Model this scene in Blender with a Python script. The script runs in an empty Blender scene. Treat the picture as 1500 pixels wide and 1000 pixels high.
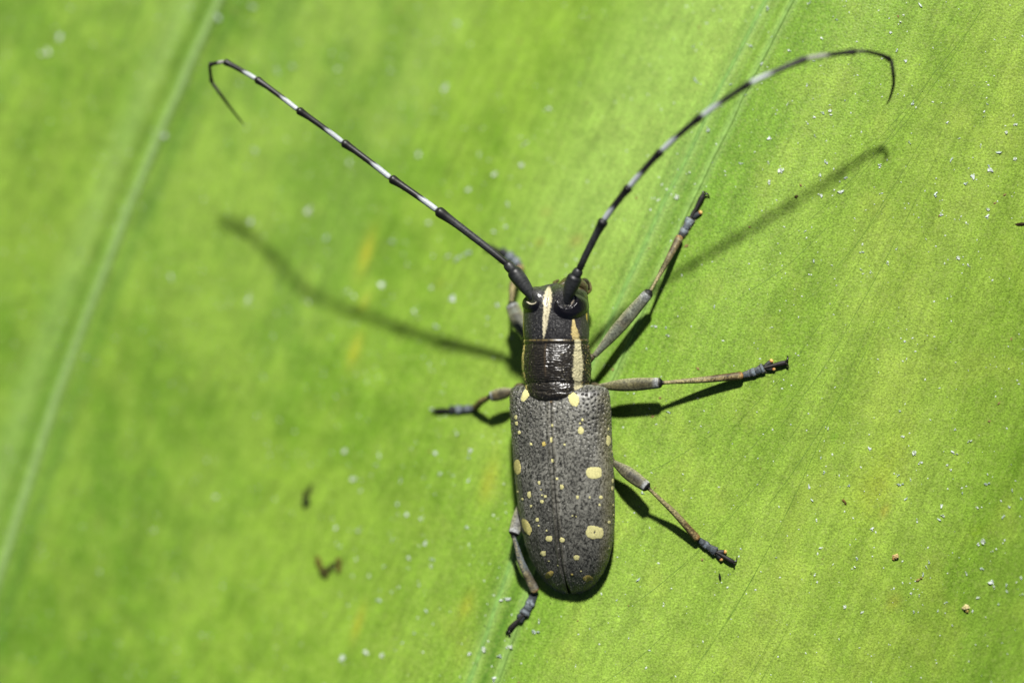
import bpy, math
import numpy as np
from math import radians, sin, cos, pi

# ------------------------------------------------------------------ units
# Lengths are worked out in "px" (one photograph pixel in the focal plane = 0.05 mm),
# and written to the scene in metres: the beetle is about 23 mm long.
U = 5e-5
CAM_D = 5600.0            # camera height above the focal plane (0.28 m)
SHADOW_K = 1.05           # shadow length per unit of height
SUN_EL = math.atan(1.0 / SHADOW_K)
rng = np.random.default_rng(7)

# ------------------------------------------------------------------ camera, sky, sun, exposure
scene = bpy.context.scene
col = scene.collection
cam = bpy.data.cameras.new("camera")
cam.sensor_width = 36.0
cam.lens = 36.0 * CAM_D / 1500.0
cam.clip_start = 0.01
cam.clip_end = 200.0
cam.dof.use_dof = True
cam.dof.focus_distance = (CAM_D - 12.0) * U
cam.dof.aperture_fstop = (cam.lens * 1e-3) / (0.056 * CAM_D * U)
camo = bpy.data.objects.new("camera", cam)
camo.location = (0, 0, CAM_D * U)
col.objects.link(camo)
scene.camera = camo

world = bpy.data.worlds.new("World")
scene.world = world
world.use_nodes = True
wn = world.node_tree
sky = wn.nodes.new("ShaderNodeTexSky")
sky.sky_type = 'NISHITA'
sky.sun_disc = False
sky.sun_elevation = SUN_EL
sky.sun_rotation = 0.0
bg = wn.nodes["Background"]
bg.inputs["Strength"].default_value = 0.018   # flash picture: the surroundings add very little
wn.links.new(sky.outputs[0], bg.inputs[0])

sun = bpy.data.lights.new("sun", 'SUN')
sun.energy = 5.0
sun.angle = radians(3.8)
sun.color = (1.0, 0.97, 0.92)
suno = bpy.data.objects.new("sun", sun)
suno.rotation_euler = (-(pi / 2 - SUN_EL), 0, 0)
suno.location = (0, 0.3, 0.3)
col.objects.link(suno)

vs = scene.view_settings
vs.view_transform = 'Standard'
vs.look = 'None'
vs.exposure = 0.9
vs.gamma = 1.0
vs.use_curve_mapping = False

GAIN = 2.05                # lit pixel value / base colour under this sun and exposure


def s2l(c):
    c = np.asarray(c, float) / 255.0
    return np.where(c <= 0.04045, c / 12.92, ((c + 0.055) / 1.055) ** 2.4)


def alb(r, g, b):
    return s2l((r, g, b)) / GAIN


# ------------------------------------------------------------------ noise helpers
_NG = {}
def vnoise(x, y, seed=0):
    x = np.asarray(x, float); y = np.asarray(y, float)
    if seed not in _NG: _NG[seed] = np.random.default_rng(seed).random((256, 256))
    r = _NG[seed]
    xi = np.floor(x).astype(int); yi = np.floor(y).astype(int)
    fx = x - xi; fy = y - yi
    fx = fx * fx * (3 - 2 * fx); fy = fy * fy * (3 - 2 * fy)
    a = r[xi & 255, yi & 255]; b = r[(xi + 1) & 255, yi & 255]
    c = r[xi & 255, (yi + 1) & 255]; d = r[(xi + 1) & 255, (yi + 1) & 255]
    return (a * (1 - fx) + b * fx) * (1 - fy) + (c * (1 - fx) + d * fx) * fy


def fbm(x, y, seed=0, oct=3):
    s = 0; a = 1; t = 0
    for k in range(oct):
        s = s + a * vnoise(x * 2 ** k + 17.3 * k, y * 2 ** k + 5.1 * k, seed + k)
        t += a; a *= 0.5
    return s / t


def sstep(a, b, x):
    t = np.clip((x - a) / (b - a), 0, 1)
    return t * t * (3 - 2 * t)


def lerp(a, b, t):
    return a + (b - a) * np.asarray(t)[..., None]


# ------------------------------------------------------------------ materials
def vmat(name, rough=0.5, spec=0.5, bump=0.0, bscale=8000, bdist=2e-5, grain=0.0, gscale=6000,
         voronoi=False, coat=0.0, sheen=0.0):
    m = bpy.data.materials.new(name)
    m.use_nodes = True
    nt = m.node_tree
    p = nt.nodes["Principled BSDF"]
    at = nt.nodes.new("ShaderNodeAttribute"); at.attribute_name = "Col"
    base = at.outputs["Color"]
    tc = nt.nodes.new("ShaderNodeTexCoord")
    if grain > 0:
        n = nt.nodes.new("ShaderNodeTexNoise"); n.inputs["Scale"].default_value = gscale
        n.inputs["Detail"].default_value = 3
        nt.links.new(tc.outputs["Object"], n.inputs["Vector"])
        mr = nt.nodes.new("ShaderNodeMapRange")
        mr.inputs[1].default_value = 0.3; mr.inputs[2].default_value = 0.7
        mr.inputs[3].default_value = 1 - grain; mr.inputs[4].default_value = 1 + grain
        nt.links.new(n.outputs["Fac"], mr.inputs[0])
        mx = nt.nodes.new("ShaderNodeVectorMath"); mx.operation = 'SCALE'
        nt.links.new(base, mx.inputs[0]); nt.links.new(mr.outputs[0], mx.inputs["Scale"])
        base = mx.outputs[0]
    nt.links.new(base, p.inputs["Base Color"])
    p.inputs["Roughness"].default_value = rough
    p.inputs["Specular IOR Level"].default_value = spec
    p.inputs["Coat Weight"].default_value = coat
    p.inputs["Coat Roughness"].default_value = 0.15
    p.inputs["Sheen Weight"].default_value = sheen
    if bump > 0:
        if voronoi:
            n = nt.nodes.new("ShaderNodeTexVoronoi"); n.inputs["Scale"].default_value = bscale
            src = n.outputs["Distance"]
        else:
            n = nt.nodes.new("ShaderNodeTexNoise"); n.inputs["Scale"].default_value = bscale
            n.inputs["Detail"].default_value = 3
            src = n.outputs["Fac"]
        nt.links.new(tc.outputs["Object"], n.inputs["Vector"])
        b = nt.nodes.new("ShaderNodeBump"); b.inputs["Strength"].default_value = bump
        b.inputs["Distance"].default_value = bdist
        nt.links.new(src, b.inputs["Height"])
        nt.links.new(b.outputs["Normal"], p.inputs["Normal"])
    return m


def leaf_material():
    m = vmat("leaf_green", rough=0.40, spec=0.26, bump=0.8, bscale=6500, bdist=4.0e-5)
    nt = m.node_tree
    p = nt.nodes["Principled BSDF"]
    at = next(n for n in nt.nodes if n.type == 'ATTRIBUTE')
    tc = next(n for n in nt.nodes if n.type == 'TEX_COORD')
    # cell-sized mottling: pale grains and darker green between them
    n1 = nt.nodes.new("ShaderNodeTexNoise"); n1.inputs["Scale"].default_value = 7800
    n1.inputs["Detail"].default_value = 4; n1.inputs["Roughness"].default_value = 0.65
    n2 = nt.nodes.new("ShaderNodeTexNoise"); n2.inputs["Scale"].default_value = 700
    n2.inputs["Detail"].default_value = 4
    n3 = nt.nodes.new("ShaderNodeTexVoronoi"); n3.inputs["Scale"].default_value = 2600
    for n in (n1, n2, n3):
        nt.links.new(tc.outputs["Object"], n.inputs["Vector"])
    r1 = nt.nodes.new("ShaderNodeMapRange")
    for i, v in zip((1, 2, 3, 4), (0.33, 0.70, 0.56, 1.50)): r1.inputs[i].default_value = v
    nt.links.new(n1.outputs["Fac"], r1.inputs[0])
    r2 = nt.nodes.new("ShaderNodeMapRange")
    for i, v in zip((1, 2, 3, 4), (0.30, 0.70, 0.88, 1.13)): r2.inputs[i].default_value = v
    nt.links.new(n2.outputs["Fac"], r2.inputs[0])
    mu0 = nt.nodes.new("ShaderNodeMath"); mu0.operation = 'MULTIPLY'
    nt.links.new(r1.outputs[0], mu0.inputs[0]); nt.links.new(r2.outputs[0], mu0.inputs[1])
    # long fine fibres running with the veins
    mp = nt.nodes.new("ShaderNodeMapping"); mp.vector_type = 'TEXTURE'
    mp.inputs["Rotation"].default_value = (0, 0, radians(-24)); mp.inputs["Scale"].default_value = (1 / 2600, 1 / 170, 1 / 170)
    nt.links.new(tc.outputs["Object"], mp.inputs["Vector"])
    n4 = nt.nodes.new("ShaderNodeTexNoise"); n4.inputs["Scale"].default_value = 1.0; n4.inputs["Detail"].default_value = 3
    nt.links.new(mp.outputs[0], n4.inputs["Vector"])
    r4 = nt.nodes.new("ShaderNodeMapRange")
    for i, v in zip((1, 2, 3, 4), (0.3, 0.7, 0.87, 1.13)): r4.inputs[i].default_value = v
    nt.links.new(n4.outputs["Fac"], r4.inputs[0])
    mu = nt.nodes.new("ShaderNodeMath"); mu.operation = 'MULTIPLY'
    nt.links.new(mu0.outputs[0], mu.inputs[0]); nt.links.new(r4.outputs[0], mu.inputs[1])
    sc = nt.nodes.new("ShaderNodeVectorMath"); sc.operation = 'SCALE'
    nt.links.new(at.outputs["Color"], sc.inputs[0]); nt.links.new(mu.outputs[0], sc.inputs["Scale"])
    # yellower grains here and there
    r3 = nt.nodes.new("ShaderNodeMapRange")
    for i, v in zip((1, 2, 3, 4), (0.0, 0.5, 0.32, 0.0)): r3.inputs[i].default_value = v
    nt.links.new(n3.outputs["Distance"], r3.inputs[0])
    mix = nt.nodes.new("ShaderNodeMix"); mix.data_type = 'RGBA'
    nt.links.new(r3.outputs[0], mix.inputs["Factor"])
    nt.links.new(sc.outputs[0], mix.inputs[6])
    y = alb(186, 206, 112)
    mix.inputs[7].default_value = (*y, 1)
    nt.links.new(mix.outputs[2], p.inputs["Base Color"])
    return m


M_LEAF = leaf_material()
M_ELY = vmat("elytra_cuticle", rough=0.42, spec=0.5, bump=0.35, bscale=14000, bdist=1.2e-5, grain=0.3, gscale=14000)
M_CUT = vmat("black_cuticle", rough=0.32, spec=0.55, bump=0.5, bscale=11000, bdist=1.5e-5, grain=0.25, gscale=9000)
M_HAIRPATCH = vmat("pale_scale_patch", rough=0.85, spec=0.15, bump=0.5, bscale=16000, bdist=1.2e-5, grain=0.14, gscale=14000)
M_EYE = vmat("compound_eye", rough=0.3, spec=0.45, bump=0.03, bscale=16000, bdist=1.0e-5, voronoi=True)
M_LEG = vmat("leg_pubescence", rough=0.6, spec=0.3, bump=0.6, bscale=8000, bdist=2.2e-5, grain=0.5, gscale=6500)
M_ANT = vmat("antenna_cuticle", rough=0.46, spec=0.35, bump=0.35, bscale=12000, bdist=1.2e-5, grain=0.22, gscale=12000)
M_PAD = vmat("tarsal_pad", rough=0.5, spec=0.4, bump=0.4, bscale=12000, grain=0.2)
M_SPECK = vmat("white_flake", rough=0.55, spec=0.5, bump=0.3, bscale=9000, grain=0.15, gscale=9000)
M_CRUMB = vmat("brown_crumb", rough=0.8, spec=0.2, bump=0.6, bscale=7000, grain=0.35, gscale=6000)
M_SOIL = vmat("soil", rough=0.95, spec=0.1, bump=0.6, bscale=6, bdist=0.05, grain=0.4, gscale=5)


# ------------------------------------------------------------------ mesh helpers (px units in, metres out)
def make_mesh(name, verts, faces, cols=None, mat=None, smooth=True):
    v = np.ascontiguousarray(np.asarray(verts, np.float64) * U, dtype=np.float32)
    me = bpy.data.meshes.new(name)
    f = np.asarray(faces) if len({len(q) for q in faces}) == 1 else None
    if f is None:
        me.from_pydata(v.tolist(), [], [list(map(int, q)) for q in faces])
    else:
        n, k = f.shape
        me.vertices.add(len(v)); me.vertices.foreach_set("co", v.ravel())
        me.loops.add(n * k); me.loops.foreach_set("vertex_index", f.astype(np.int32).ravel())
        me.polygons.add(n)
        me.polygons.foreach_set("loop_start", np.arange(0, n * k, k, dtype=np.int32))
        me.polygons.foreach_set("loop_total", np.full(n, k, np.int32))
        me.update(calc_edges=True); me.validate()
    if cols is not None:
        c = np.asarray(cols, np.float32)
        if c.ndim == 1: c = np.tile(c, (len(v), 1))
        c4 = np.ones((len(v), 4), np.float32); c4[:, :3] = c
        a = me.color_attributes.new("Col", 'FLOAT_COLOR', 'POINT')
        a.data.foreach_set("color", c4.ravel())
    if smooth:
        me.polygons.foreach_set("use_smooth", np.ones(len(me.polygons), bool))
    if mat: me.materials.append(mat)
    me.update()
    return me


def link(name, me, parent=None):
    o = bpy.data.objects.new(name, me)
    col.objects.link(o)
    if parent is not None: o.parent = parent
    return o


def empty(name, parent=None, loc=(0, 0, 0)):
    o = bpy.data.objects.new(name, None)
    o.empty_display_size = 0.002
    col.objects.link(o)
    o.location = tuple(np.asarray(loc, float) * U)
    if parent is not None: o.parent = parent
    return o


def tag(o, label, cat, group=None):
    o["label"] = label; o["category"] = cat
    if group: o["group"] = group


def grid_faces(nu, nv, wrap=False):
    i = np.arange(nu - 1)[:, None]
    j = np.arange(nv if wrap else nv - 1)[None, :]
    j2 = (j + 1) % nv
    return np.stack([i * nv + j + 0 * i, i * nv + j2, (i + 1) * nv + j2, (i + 1) * nv + j], -1).reshape(-1, 4)


def spline(pts, step=1.5, closed=False):
    """Catmull-Rom through the rows of pts (any number of columns); columns 0..2 are the position."""
    p = np.asarray(pts, float)
    q = np.vstack([2 * p[0] - p[1], p, 2 * p[-1] - p[-2]])
    out = []
    for i in range(1, len(q) - 2):
        n = max(2, int(np.linalg.norm(q[i + 1, :3] - q[i, :3]) / step))
        t = np.linspace(0, 1, n, endpoint=False)[:, None]
        a, b, c, d = q[i - 1], q[i], q[i + 1], q[i + 2]
        out.append(0.5 * (2 * b + (c - a) * t + (2 * a - 5 * b + 4 * c - d) * t ** 2 + (3 * b - a - 3 * c + d) * t ** 3))
    out.append(p[-1:])
    return np.vstack(out)


def tube(path, rw, rh=None, n=14, up=(0, 0, 1), cap=True):
    """Loft of ellipses along a path. Returns verts, quad faces, t (0..1 per vertex), angle per vertex."""
    path = np.asarray(path, float)
    m = len(path)
    rw = np.broadcast_to(np.asarray(rw, float), (m,)).copy()
    rh = rw.copy() if rh is None else np.broadcast_to(np.asarray(rh, float), (m,)).copy()
    T = np.gradient(path, axis=0); T /= np.linalg.norm(T, axis=1, keepdims=True) + 1e-9
    up = np.asarray(up, float)
    S = np.cross(T, up); S /= np.linalg.norm(S, axis=1, keepdims=True) + 1e-9
    H = np.cross(S, T)
    d = np.linalg.norm(np.diff(path, axis=0), axis=1); L = np.r_[0, np.cumsum(d)]
    tt = L / L[-1]
    if cap:   # rounded ends
        path = np.vstack([path[0] - T[0] * rw[0] * 0.45, path[0] - T[0] * rw[0] * 0.3, path,
                          path[-1] + T[-1] * rw[-1] * 0.3, path[-1] + T[-1] * rw[-1] * 0.45])
        rw = np.r_[0.02 * rw[0], 0.65 * rw[0], rw, 0.65 * rw[-1], 0.02 * rw[-1]]
        rh = np.r_[0.02 * rh[0], 0.65 * rh[0], rh, 0.65 * rh[-1], 0.02 * rh[-1]]
        S = np.vstack([S[:1], S[:1], S, S[-1:], S[-1:]]); H = np.vstack([H[:1], H[:1], H, H[-1:], H[-1:]])
        tt = np.r_[0, 0, tt, 1, 1]
    a = np.linspace(0, 2 * pi, n, endpoint=False)
    v = path[:, None] + S[:, None] * (np.cos(a)[None, :, None] * rw[:, None, None]) + H[:, None] * (np.sin(a)[None, :, None] * rh[:, None, None])
    f = grid_faces(len(path), n, wrap=True)
    return v.reshape(-1, 3), f, np.repeat(tt, n), np.tile(a, len(path))


# ------------------------------------------------------------------ the leaf surface
def quad_ext(y, c0, c1, c2, lo=-250, hi=1250):
    yc = np.clip(y, lo, hi)
    return c0 + c1 * yc + c2 * yc * yc + (c1 + 2 * c2 * yc) * (y - yc)


def xv(y): return quad_ext(np.asarray(y, float), 1150, -0.53, 0.000095)     # main vein under the beetle
def xl(y):                                                                   # next vein, 270 px below the focal plane
    k = 1 + 272 / CAM_D
    return 750 + (quad_ext(500 + (np.asarray(y, float) - 500) / k, 322, -0.47, 0.0001) - 750) * k


_ku = np.array([-6000, -3000, -1000, -560, -480, -410, -60, 0, 60, 130, 200, 430, 520, 700, 900, 1200, 3000, 6000], float)
_ks = np.array([-.03, .02, .05, .08, .24, .50, .46, .36, .30, .20, .07, .03, -.10, -.30, -.30, -.08, .0, .02], float)
_tu = np.arange(-6000, 6001, 4.0)
_tz = np.cumsum(np.interp(_tu, _ku, _ks)) * 4.0
_tz -= np.interp(30, _tu, _tz) + 44.0


def leafz(X, Y, micro=True):
    X = np.asarray(X, float); Y = np.asarray(Y, float)
    x = X + 750; y = 500 - Y
    u = x - xv(y); ul = x - xl(y)
    z = np.interp(u, _tu, _tz)
    z = z + 16 * (fbm(x / 330 + 9, y / 420 + 3, 11, 2) - 0.5) * sstep(0, 260, np.abs(u + 60))
    z = z + 26 * (fbm(u / 190 + 3, y / 1100 + 7, 23, 2) - 0.5) * sstep(80, 300, -u) + 7 * (fbm(u / 120 + 3, y / 700 + 7, 27, 2) - 0.5) * sstep(120, 300, u)
    r = np.maximum(0, np.hypot(X, Y) - 1300)
    z = z - 0.00005 * r * r
    if micro:
        z = z + 3 * np.exp(-((u - 10) / 6) ** 2) - 3.2 * np.exp(-((u + 6) / 8) ** 2) + 3 * np.exp(-((u + 24) / 8) ** 2)
        z = z + 6 * np.exp(-((ul + 2) / 9) ** 2) - 2.5 * np.exp(-((ul + 18) / 8) ** 2) + 3 * np.exp(-((ul + 46) / 22) ** 2)
    return z


def P(px, py, z):
    k = 1 - np.asarray(z, float) / CAM_D
    return np.stack(np.broadcast_arrays((np.asarray(px, float) - 750) * k, (500 - np.asarray(py, float)) * k, z), -1).astype(float)


def on_leaf(px, py, h=0.0):
    """World point (px units) on the leaf that the photograph shows at px, py, lifted by h."""
    z = leafz(np.asarray(px, float) - 750, 500 - np.asarray(py, float))
    for _ in range(6):
        p = P(px, py, z + h)
        z = leafz(p[..., 0], p[..., 1])
    return P(px, py, z + h)


def leaf_normal(p):
    e = 6.0
    zx = (leafz(p[0] + e, p[1]) - leafz(p[0] - e, p[1])) / (2 * e)
    zy = (leafz(p[0], p[1] + e) - leafz(p[0], p[1] - e)) / (2 * e)
    n = np.array([-zx, -zy, 1.0])
    return n / np.linalg.norm(n)


# ------------------------------------------------------------------ ground far below
g = np.array([[-1, -1], [1, -1], [1, 1], [-1, 1]], float) * 60 / U
gz = -0.62 / U
gv = np.c_[g, np.full(4, gz)]
ground = link("ground", make_mesh("ground", gv, np.array([[0, 1, 2, 3]]), np.array([0.05, 0.038, 0.025]), M_SOIL))
ground["kind"] = "structure"

# ------------------------------------------------------------------ leaf
leaf = empty("leaf", loc=on_leaf(770, 860))
ROOT_L = on_leaf(770, 860)
tag(leaf, "broad bright green leaf with pale parallel veins that the beetle stands on", "leaf")


def dense(lim, inner, step):
    core = np.arange(-inner, inner + step, step)
    out = [inner + step]
    st = step
    while out[-1] < lim:
        st *= 1.14
        out.append(out[-1] + st)
    out = np.array(out) * 1.0
    out[-1] = lim
    return np.r_[-out[::-1], core, out]


ea = np.array([0.42, 0.9075]); eb = np.array([0.9075, -0.42])
A0 = dense(5200, 1000, 4.2); B0 = dense(3200, 1000, 4.2)
a, b0 = np.meshgrid(A0, B0, indexing='ij')
Wd = 3200 * np.sqrt(np.clip(1 - (np.abs(a) / 5230) ** 2.2, 0.0, 1))
We = np.maximum(Wd, 1200)
b = np.where(np.abs(b0) <= 1000, b0, np.sign(b0) * (1000 + (np.abs(b0) - 1000) * (We - 1000) / 2200)) * np.minimum(1, Wd / 1200)
LX = a * ea[0] + b * eb[0]; LY = a * ea[1] + b * eb[1]
LZ = leafz(LX, LY)
x = LX + 750; y = 500 - LY
u = x - xv(y); ul = x - xl(y)
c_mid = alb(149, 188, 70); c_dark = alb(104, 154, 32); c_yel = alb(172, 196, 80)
c_vein = alb(158, 196, 104); c_blue = alb(150, 192, 92)
n1 = fbm(x / 150, y / 260, 31, 3); n2 = fbm(u / 46 + 3, y / 420, 37, 2); n3 = fbm(x / 40, y / 60, 41, 3)
C = lerp(np.broadcast_to(c_mid, x.shape + (3,)), c_dark, np.clip(sstep(0.36, 0.72, n1) * 0.5 + sstep(0.40, 0.72, n2) * 0.34, 0, 1))
C = lerp(C, c_yel, sstep(0.45, 0.85, n3) * 0.34 + 0.14)
c_left_falloff = lerp(np.broadcast_to(alb(140, 178, 58), x.shape + (3,)), alb(102, 148, 32), np.clip(sstep(0.38, 0.66, 0.45 * n1 + 0.55 * n3) * 0.75 + 0.25 * sstep(-450, -700, u) * sstep(300, 700, y), 0, 1))
C = C + (c_left_falloff - C) * (0.9 * sstep(-60, -330, u))[..., None]  # flash falloff painted into the blade colour: dimmer towards the left
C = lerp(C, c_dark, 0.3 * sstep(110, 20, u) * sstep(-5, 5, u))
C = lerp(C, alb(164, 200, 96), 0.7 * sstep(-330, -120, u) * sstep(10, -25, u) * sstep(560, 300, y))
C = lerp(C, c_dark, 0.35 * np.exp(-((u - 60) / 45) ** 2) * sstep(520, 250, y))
C = lerp(C, c_yel, 0.35 * np.exp(-((u - 420) / 190) ** 2))
C = lerp(C, c_vein, 0.85 * np.exp(-((u - 12) / 9) ** 2) + 0.8 * np.exp(-((u + 26) / 10) ** 2))
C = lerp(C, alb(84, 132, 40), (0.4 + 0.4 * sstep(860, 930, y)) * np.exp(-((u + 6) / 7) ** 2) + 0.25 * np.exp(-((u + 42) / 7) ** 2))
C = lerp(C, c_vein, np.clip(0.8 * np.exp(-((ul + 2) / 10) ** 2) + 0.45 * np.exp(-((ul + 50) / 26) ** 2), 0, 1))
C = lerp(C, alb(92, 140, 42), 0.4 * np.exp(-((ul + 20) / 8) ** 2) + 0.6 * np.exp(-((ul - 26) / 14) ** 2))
xs_ = x; ys_ = y
x = LX / (1 - LZ / CAM_D) + 750; y = 500 - LY / (1 - LZ / CAM_D)      # where the photograph shows each point
for (sx, sy, rx, ry, st, cc) in [(536, 372, 9, 34, .75, (196, 190, 52)), (535, 440, 7, 14, .6, (206, 196, 60)), (520, 512, 8, 22, .8, (210, 196, 40)),
                                 (525, 910, 7, 24, .8, (196, 196, 60)), (683, 886, 9, 20, .6, (180, 180, 50)), (716, 702, 12, 34, .5, (186, 186, 50)),
                                 (1285, 700, 34, 60, .4, (186, 190, 60)), (1296, 748, 6, 10, .6, (190, 160, 60)), (1308, 882, 10, 12, .4, (170, 150, 60)),
                                 (1222, 638, 5, 6, .8, (100, 160, 10)), (1430, 778, 8, 10, .6, (130, 160, 10)), (645, 415, 8, 9, .4, (150, 140, 60)),
                                 (800, 310, 9, 8, .5, (160, 140, 80)), (845, 352, 10, 9, .6, (170, 130, 80)), (790, 355, 6, 6, .5, (170, 130, 60)),
                                 (1310, 350, 60, 30, .3, (178, 196, 90)), (1000, 250, 50, 80, .25, (140, 190, 100))]:
    d2 = ((x - sx + 0.3 * (y - sy)) / rx) ** 2 + ((y - sy) / ry) ** 2
    C = lerp(C, alb(*cc), 0.68 * st * np.exp(-d2) * (0.4 + 1.1 * n3))
LV = np.stack([LX, LY, LZ], -1).reshape(-1, 3) - ROOT_L
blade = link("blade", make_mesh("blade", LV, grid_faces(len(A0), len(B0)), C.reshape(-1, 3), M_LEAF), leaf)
so = blade.modifiers.new("thickness", 'SOLIDIFY')
so.thickness = 7 * U; so.offset = -1.0

# stalk that carries the leaf, from its base to the ground
base2 = np.array([-5200 * ea[0], -5200 * ea[1]])
bz = float(leafz(base2[0], base2[1]))
st = spline([[base2[0] + 420 * ea[0], base2[1] + 420 * ea[1], bz + 120, 60], [base2[0], base2[1], bz - 30, 90],
             [base2[0] - 700, base2[1] - 1500, bz - 1500, 110], [base2[0] - 900, base2[1] - 2300, gz - 60, 150]], 60)
v, f, t, an = tube(st[:, :3], st[:, 3], n=18, up=(1, 0, 0))
link("leaf_stalk", make_mesh("leaf_stalk", v - ROOT_L, f, alb(120, 160, 60), M_SPECK), leaf)


def ribbon(pts, half, lift, colr, name, mat):
    """low rounded strip lying on the leaf"""
    pts = np.asarray(pts, float)
    T = np.gradient(pts, axis=0); T /= np.linalg.norm(T, axis=1, keepdims=True)
    N2 = np.stack([-T[:, 1], T[:, 0]], -1)
    cs = np.array([-1, -0.5, 0, 0.5, 1]); hh = np.array([-0.6, 0.7, 1.0, 0.7, -0.6]) * lift
    w = np.asarray(half, float) * np.ones(len(pts))
    xy = pts[:, None] + N2[:, None] * (cs[None, :, None] * w[:, None, None])
    z = leafz(xy[..., 0], xy[..., 1]) + hh[None]
    v = np.concatenate([xy, z[..., None]], -1).reshape(-1, 3) - ROOT_L
    return link(name, make_mesh(name, v, grid_faces(len(pts), 5)[:, ::-1], colr, mat), leaf)


yy = np.arange(-1300, 2300, 8.0)
wob = lambda s, a: a * (fbm(yy / 60, yy * 0 + s, 51, 2) - 0.5)
M_VEIN = vmat("vein_green", rough=0.5, spec=0.35, bump=0.6, bscale=3000, bdist=4e-5, grain=0.25, gscale=2200)
for (fx, off, hw, lf, cc, sd) in [(xv, 13, 4.5, 2.2, (150, 192, 92), 1), (xv, -27, 4.0, 1.8, (142, 188, 92), 2),
                                  (xl, -2, 8, 2.6, (152, 188, 106), 3)]:
    px = fx(yy) + off + wob(sd, 5)
    ribbon(np.c_[px - 750, 500 - yy][::-1], hw * (0.8 + 0.4 * fbm(yy / 50, yy * 0 + sd, 57, 2)), lf, alb(*cc), "vein", M_VEIN)

# hair-thin veinlets leaving the vein and curving up along the blade
t = np.linspace(0, 1, 90)
for i, y0 in enumerate(np.r_[np.linspace(330, 2050, 30)]):
    r = np.random.default_rng(100 + i)
    y0 = y0 + r.uniform(-40, 40)
    t0 = r.uniform(0.12, 0.55); t1 = min(1.0, t0 + r.uniform(0.2, 0.5))
    tt = t0 + (t1 - t0) * t
    dx = 700 * tt; dy = -(60 * tt + (820 + r.uniform(-80, 80)) * tt ** 2.2)
    px = xv(np.array([y0]))[0] + dx; py = y0 + dy + 5 * (vnoise(tt * 14, tt * 0 + i, 61) - 0.5)
    ribbon(np.c_[px - 750, 500 - py], 0.62 * np.sin(pi * np.clip(t, 0.03, 0.97)) ** 0.7 * (0.35 + 1.0 * vnoise(t * 26, t * 0 + i, 63)), 0.3, alb(112, 148, 50), "veinlet", M_VEIN)


def blob(seed, flat=0.5, n=2, rough=0.35):
    """small lumpy flake, unit size"""
    r = np.random.default_rng(seed)
    nu, nv = 5, 8
    th = np.linspace(0.0, pi, nu + 1)[1:-1]
    ph = np.linspace(0, 2 * pi, nv, endpoint=False)
    vs_ = [[0, 0, flat]]
    out = 1 + rough * r.uniform(-1, 1, nv)
    for q in th:
        for k, p in enumerate(ph):
            rr = out[k] * (1 + 0.2 * r.uniform(-1, 1))
            vs_.append([sin(q) * cos(p) * rr, sin(q) * sin(p) * rr, cos(q) * flat * (1 + 0.4 * r.uniform(-1, 1))])
    vs_.append([0, 0, -flat])
    m = len(th)
    fs = []
    for k in range(nv):
        k2 = (k + 1) % nv
        fs.append([0, 1 + k, 1 + k2])
        for j in range(m - 1):
            fs.append([1 + j * nv + k, 1 + (j + 1) * nv + k, 1 + (j + 1) * nv + k2, 1 + j * nv + k2])
        fs.append([len(vs_) - 1, 1 + (m - 1) * nv + k2, 1 + (m - 1) * nv + k])
    return np.array(vs_), fs


# white flakes stuck to the leaf, read from the photograph (offset + crop / scale) and a scatter of smaller ones
SP = []
def crop(ox, oy, s, pts, r): SP.extend([(ox + p[0] / s, oy + p[1] / s, r) for p in pts])
crop(1150, 600, 3.333, [(25, 70), (205, 90), (190, 305), (175, 235), (410, 190), (632, 212), (570, 130), (315, 370), (425, 582), (645, 540), (690, 768), (703, 740), (670, 800), (640, 832), (615, 890), (655, 905), (628, 985), (745, 980), (940, 655), (968, 642), (935, 475), (865, 403), (808, 292), (825, 210), (900, 152), (990, 362), (1110, 395), (1145, 432), (1070, 640), (1010, 690), (1080, 855), (1080, 885), (1005, 845), (1018, 862), (945, 915), (1040, 950), (1150, 820), (885, 798), (770, 515), (568, 365), (590, 430), (145, 795), (155, 835), (335, 770), (350, 725), (130, 440), (115, 375), (290, 960), (380, 985), (560, 8), (830, 95), (660, 258), (612, 343), (550, 320), (1065, 525), (992, 318), (915, 975), (1155, 900), (960, 775), (750, 535), (765, 470)], 3.0)
crop(1200, 150, 4.0, [(65, 50), (65, 72), (25, 65), (750, 120), (820, 210), (945, 255), (530, 240), (775, 342), (40, 347), (125, 528), (15, 548), (683, 540), (995, 370), (1005, 392), (1148, 333), (1145, 132), (852, 478), (985, 670), (875, 955), (400, 942), (245, 875), (155, 445), (358, 370), (965, 60), (967, 82), (985, 10), (1050, 295), (905, 435), (990, 625), (1135, 80), (545, 12), (715, 655), (455, 857), (0, 425)], 3.2)
crop(950, 0, 3.333, [(790, 12), (917, 98), (855, 190), (1175, 160), (1227, 112), (498, 225), (605, 180), (590, 678), (885, 540), (885, 560), (853, 552), (808, 573), (775, 600), (680, 508), (470, 465), (400, 415), (335, 710), (310, 790), (195, 845), (865, 790), (838, 855), (845, 955), (648, 835), (938, 940), (957, 872), (1130, 805), (775, 415), (585, 795), (455, 800), (810, 295), (697, 247), (375, 650), (420, 580), (580, 42), (1325, 25), (1258, 298), (135, 960), (590, 895), (290, 640), (550, 310)], 3.2)
crop(400, 600, 2.5, [(262, 150), (468, 258), (435, 478), (715, 178), (717, 150), (600, 162), (672, 85), (612, 235), (660, 240), (715, 258), (295, 255), (318, 298), (455, 343), (488, 385), (542, 402), (580, 570), (582, 545), (408, 570), (505, 545), (295, 608), (535, 638), (388, 697), (560, 735), (720, 890), (770, 877), (860, 870), (835, 903), (810, 985), (850, 692), (975, 773), (965, 815), (375, 205), (385, 160), (230, 440), (312, 440), (710, 430), (880, 620), (255, 910), (400, 900), (345, 890)], 4.6)
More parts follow.
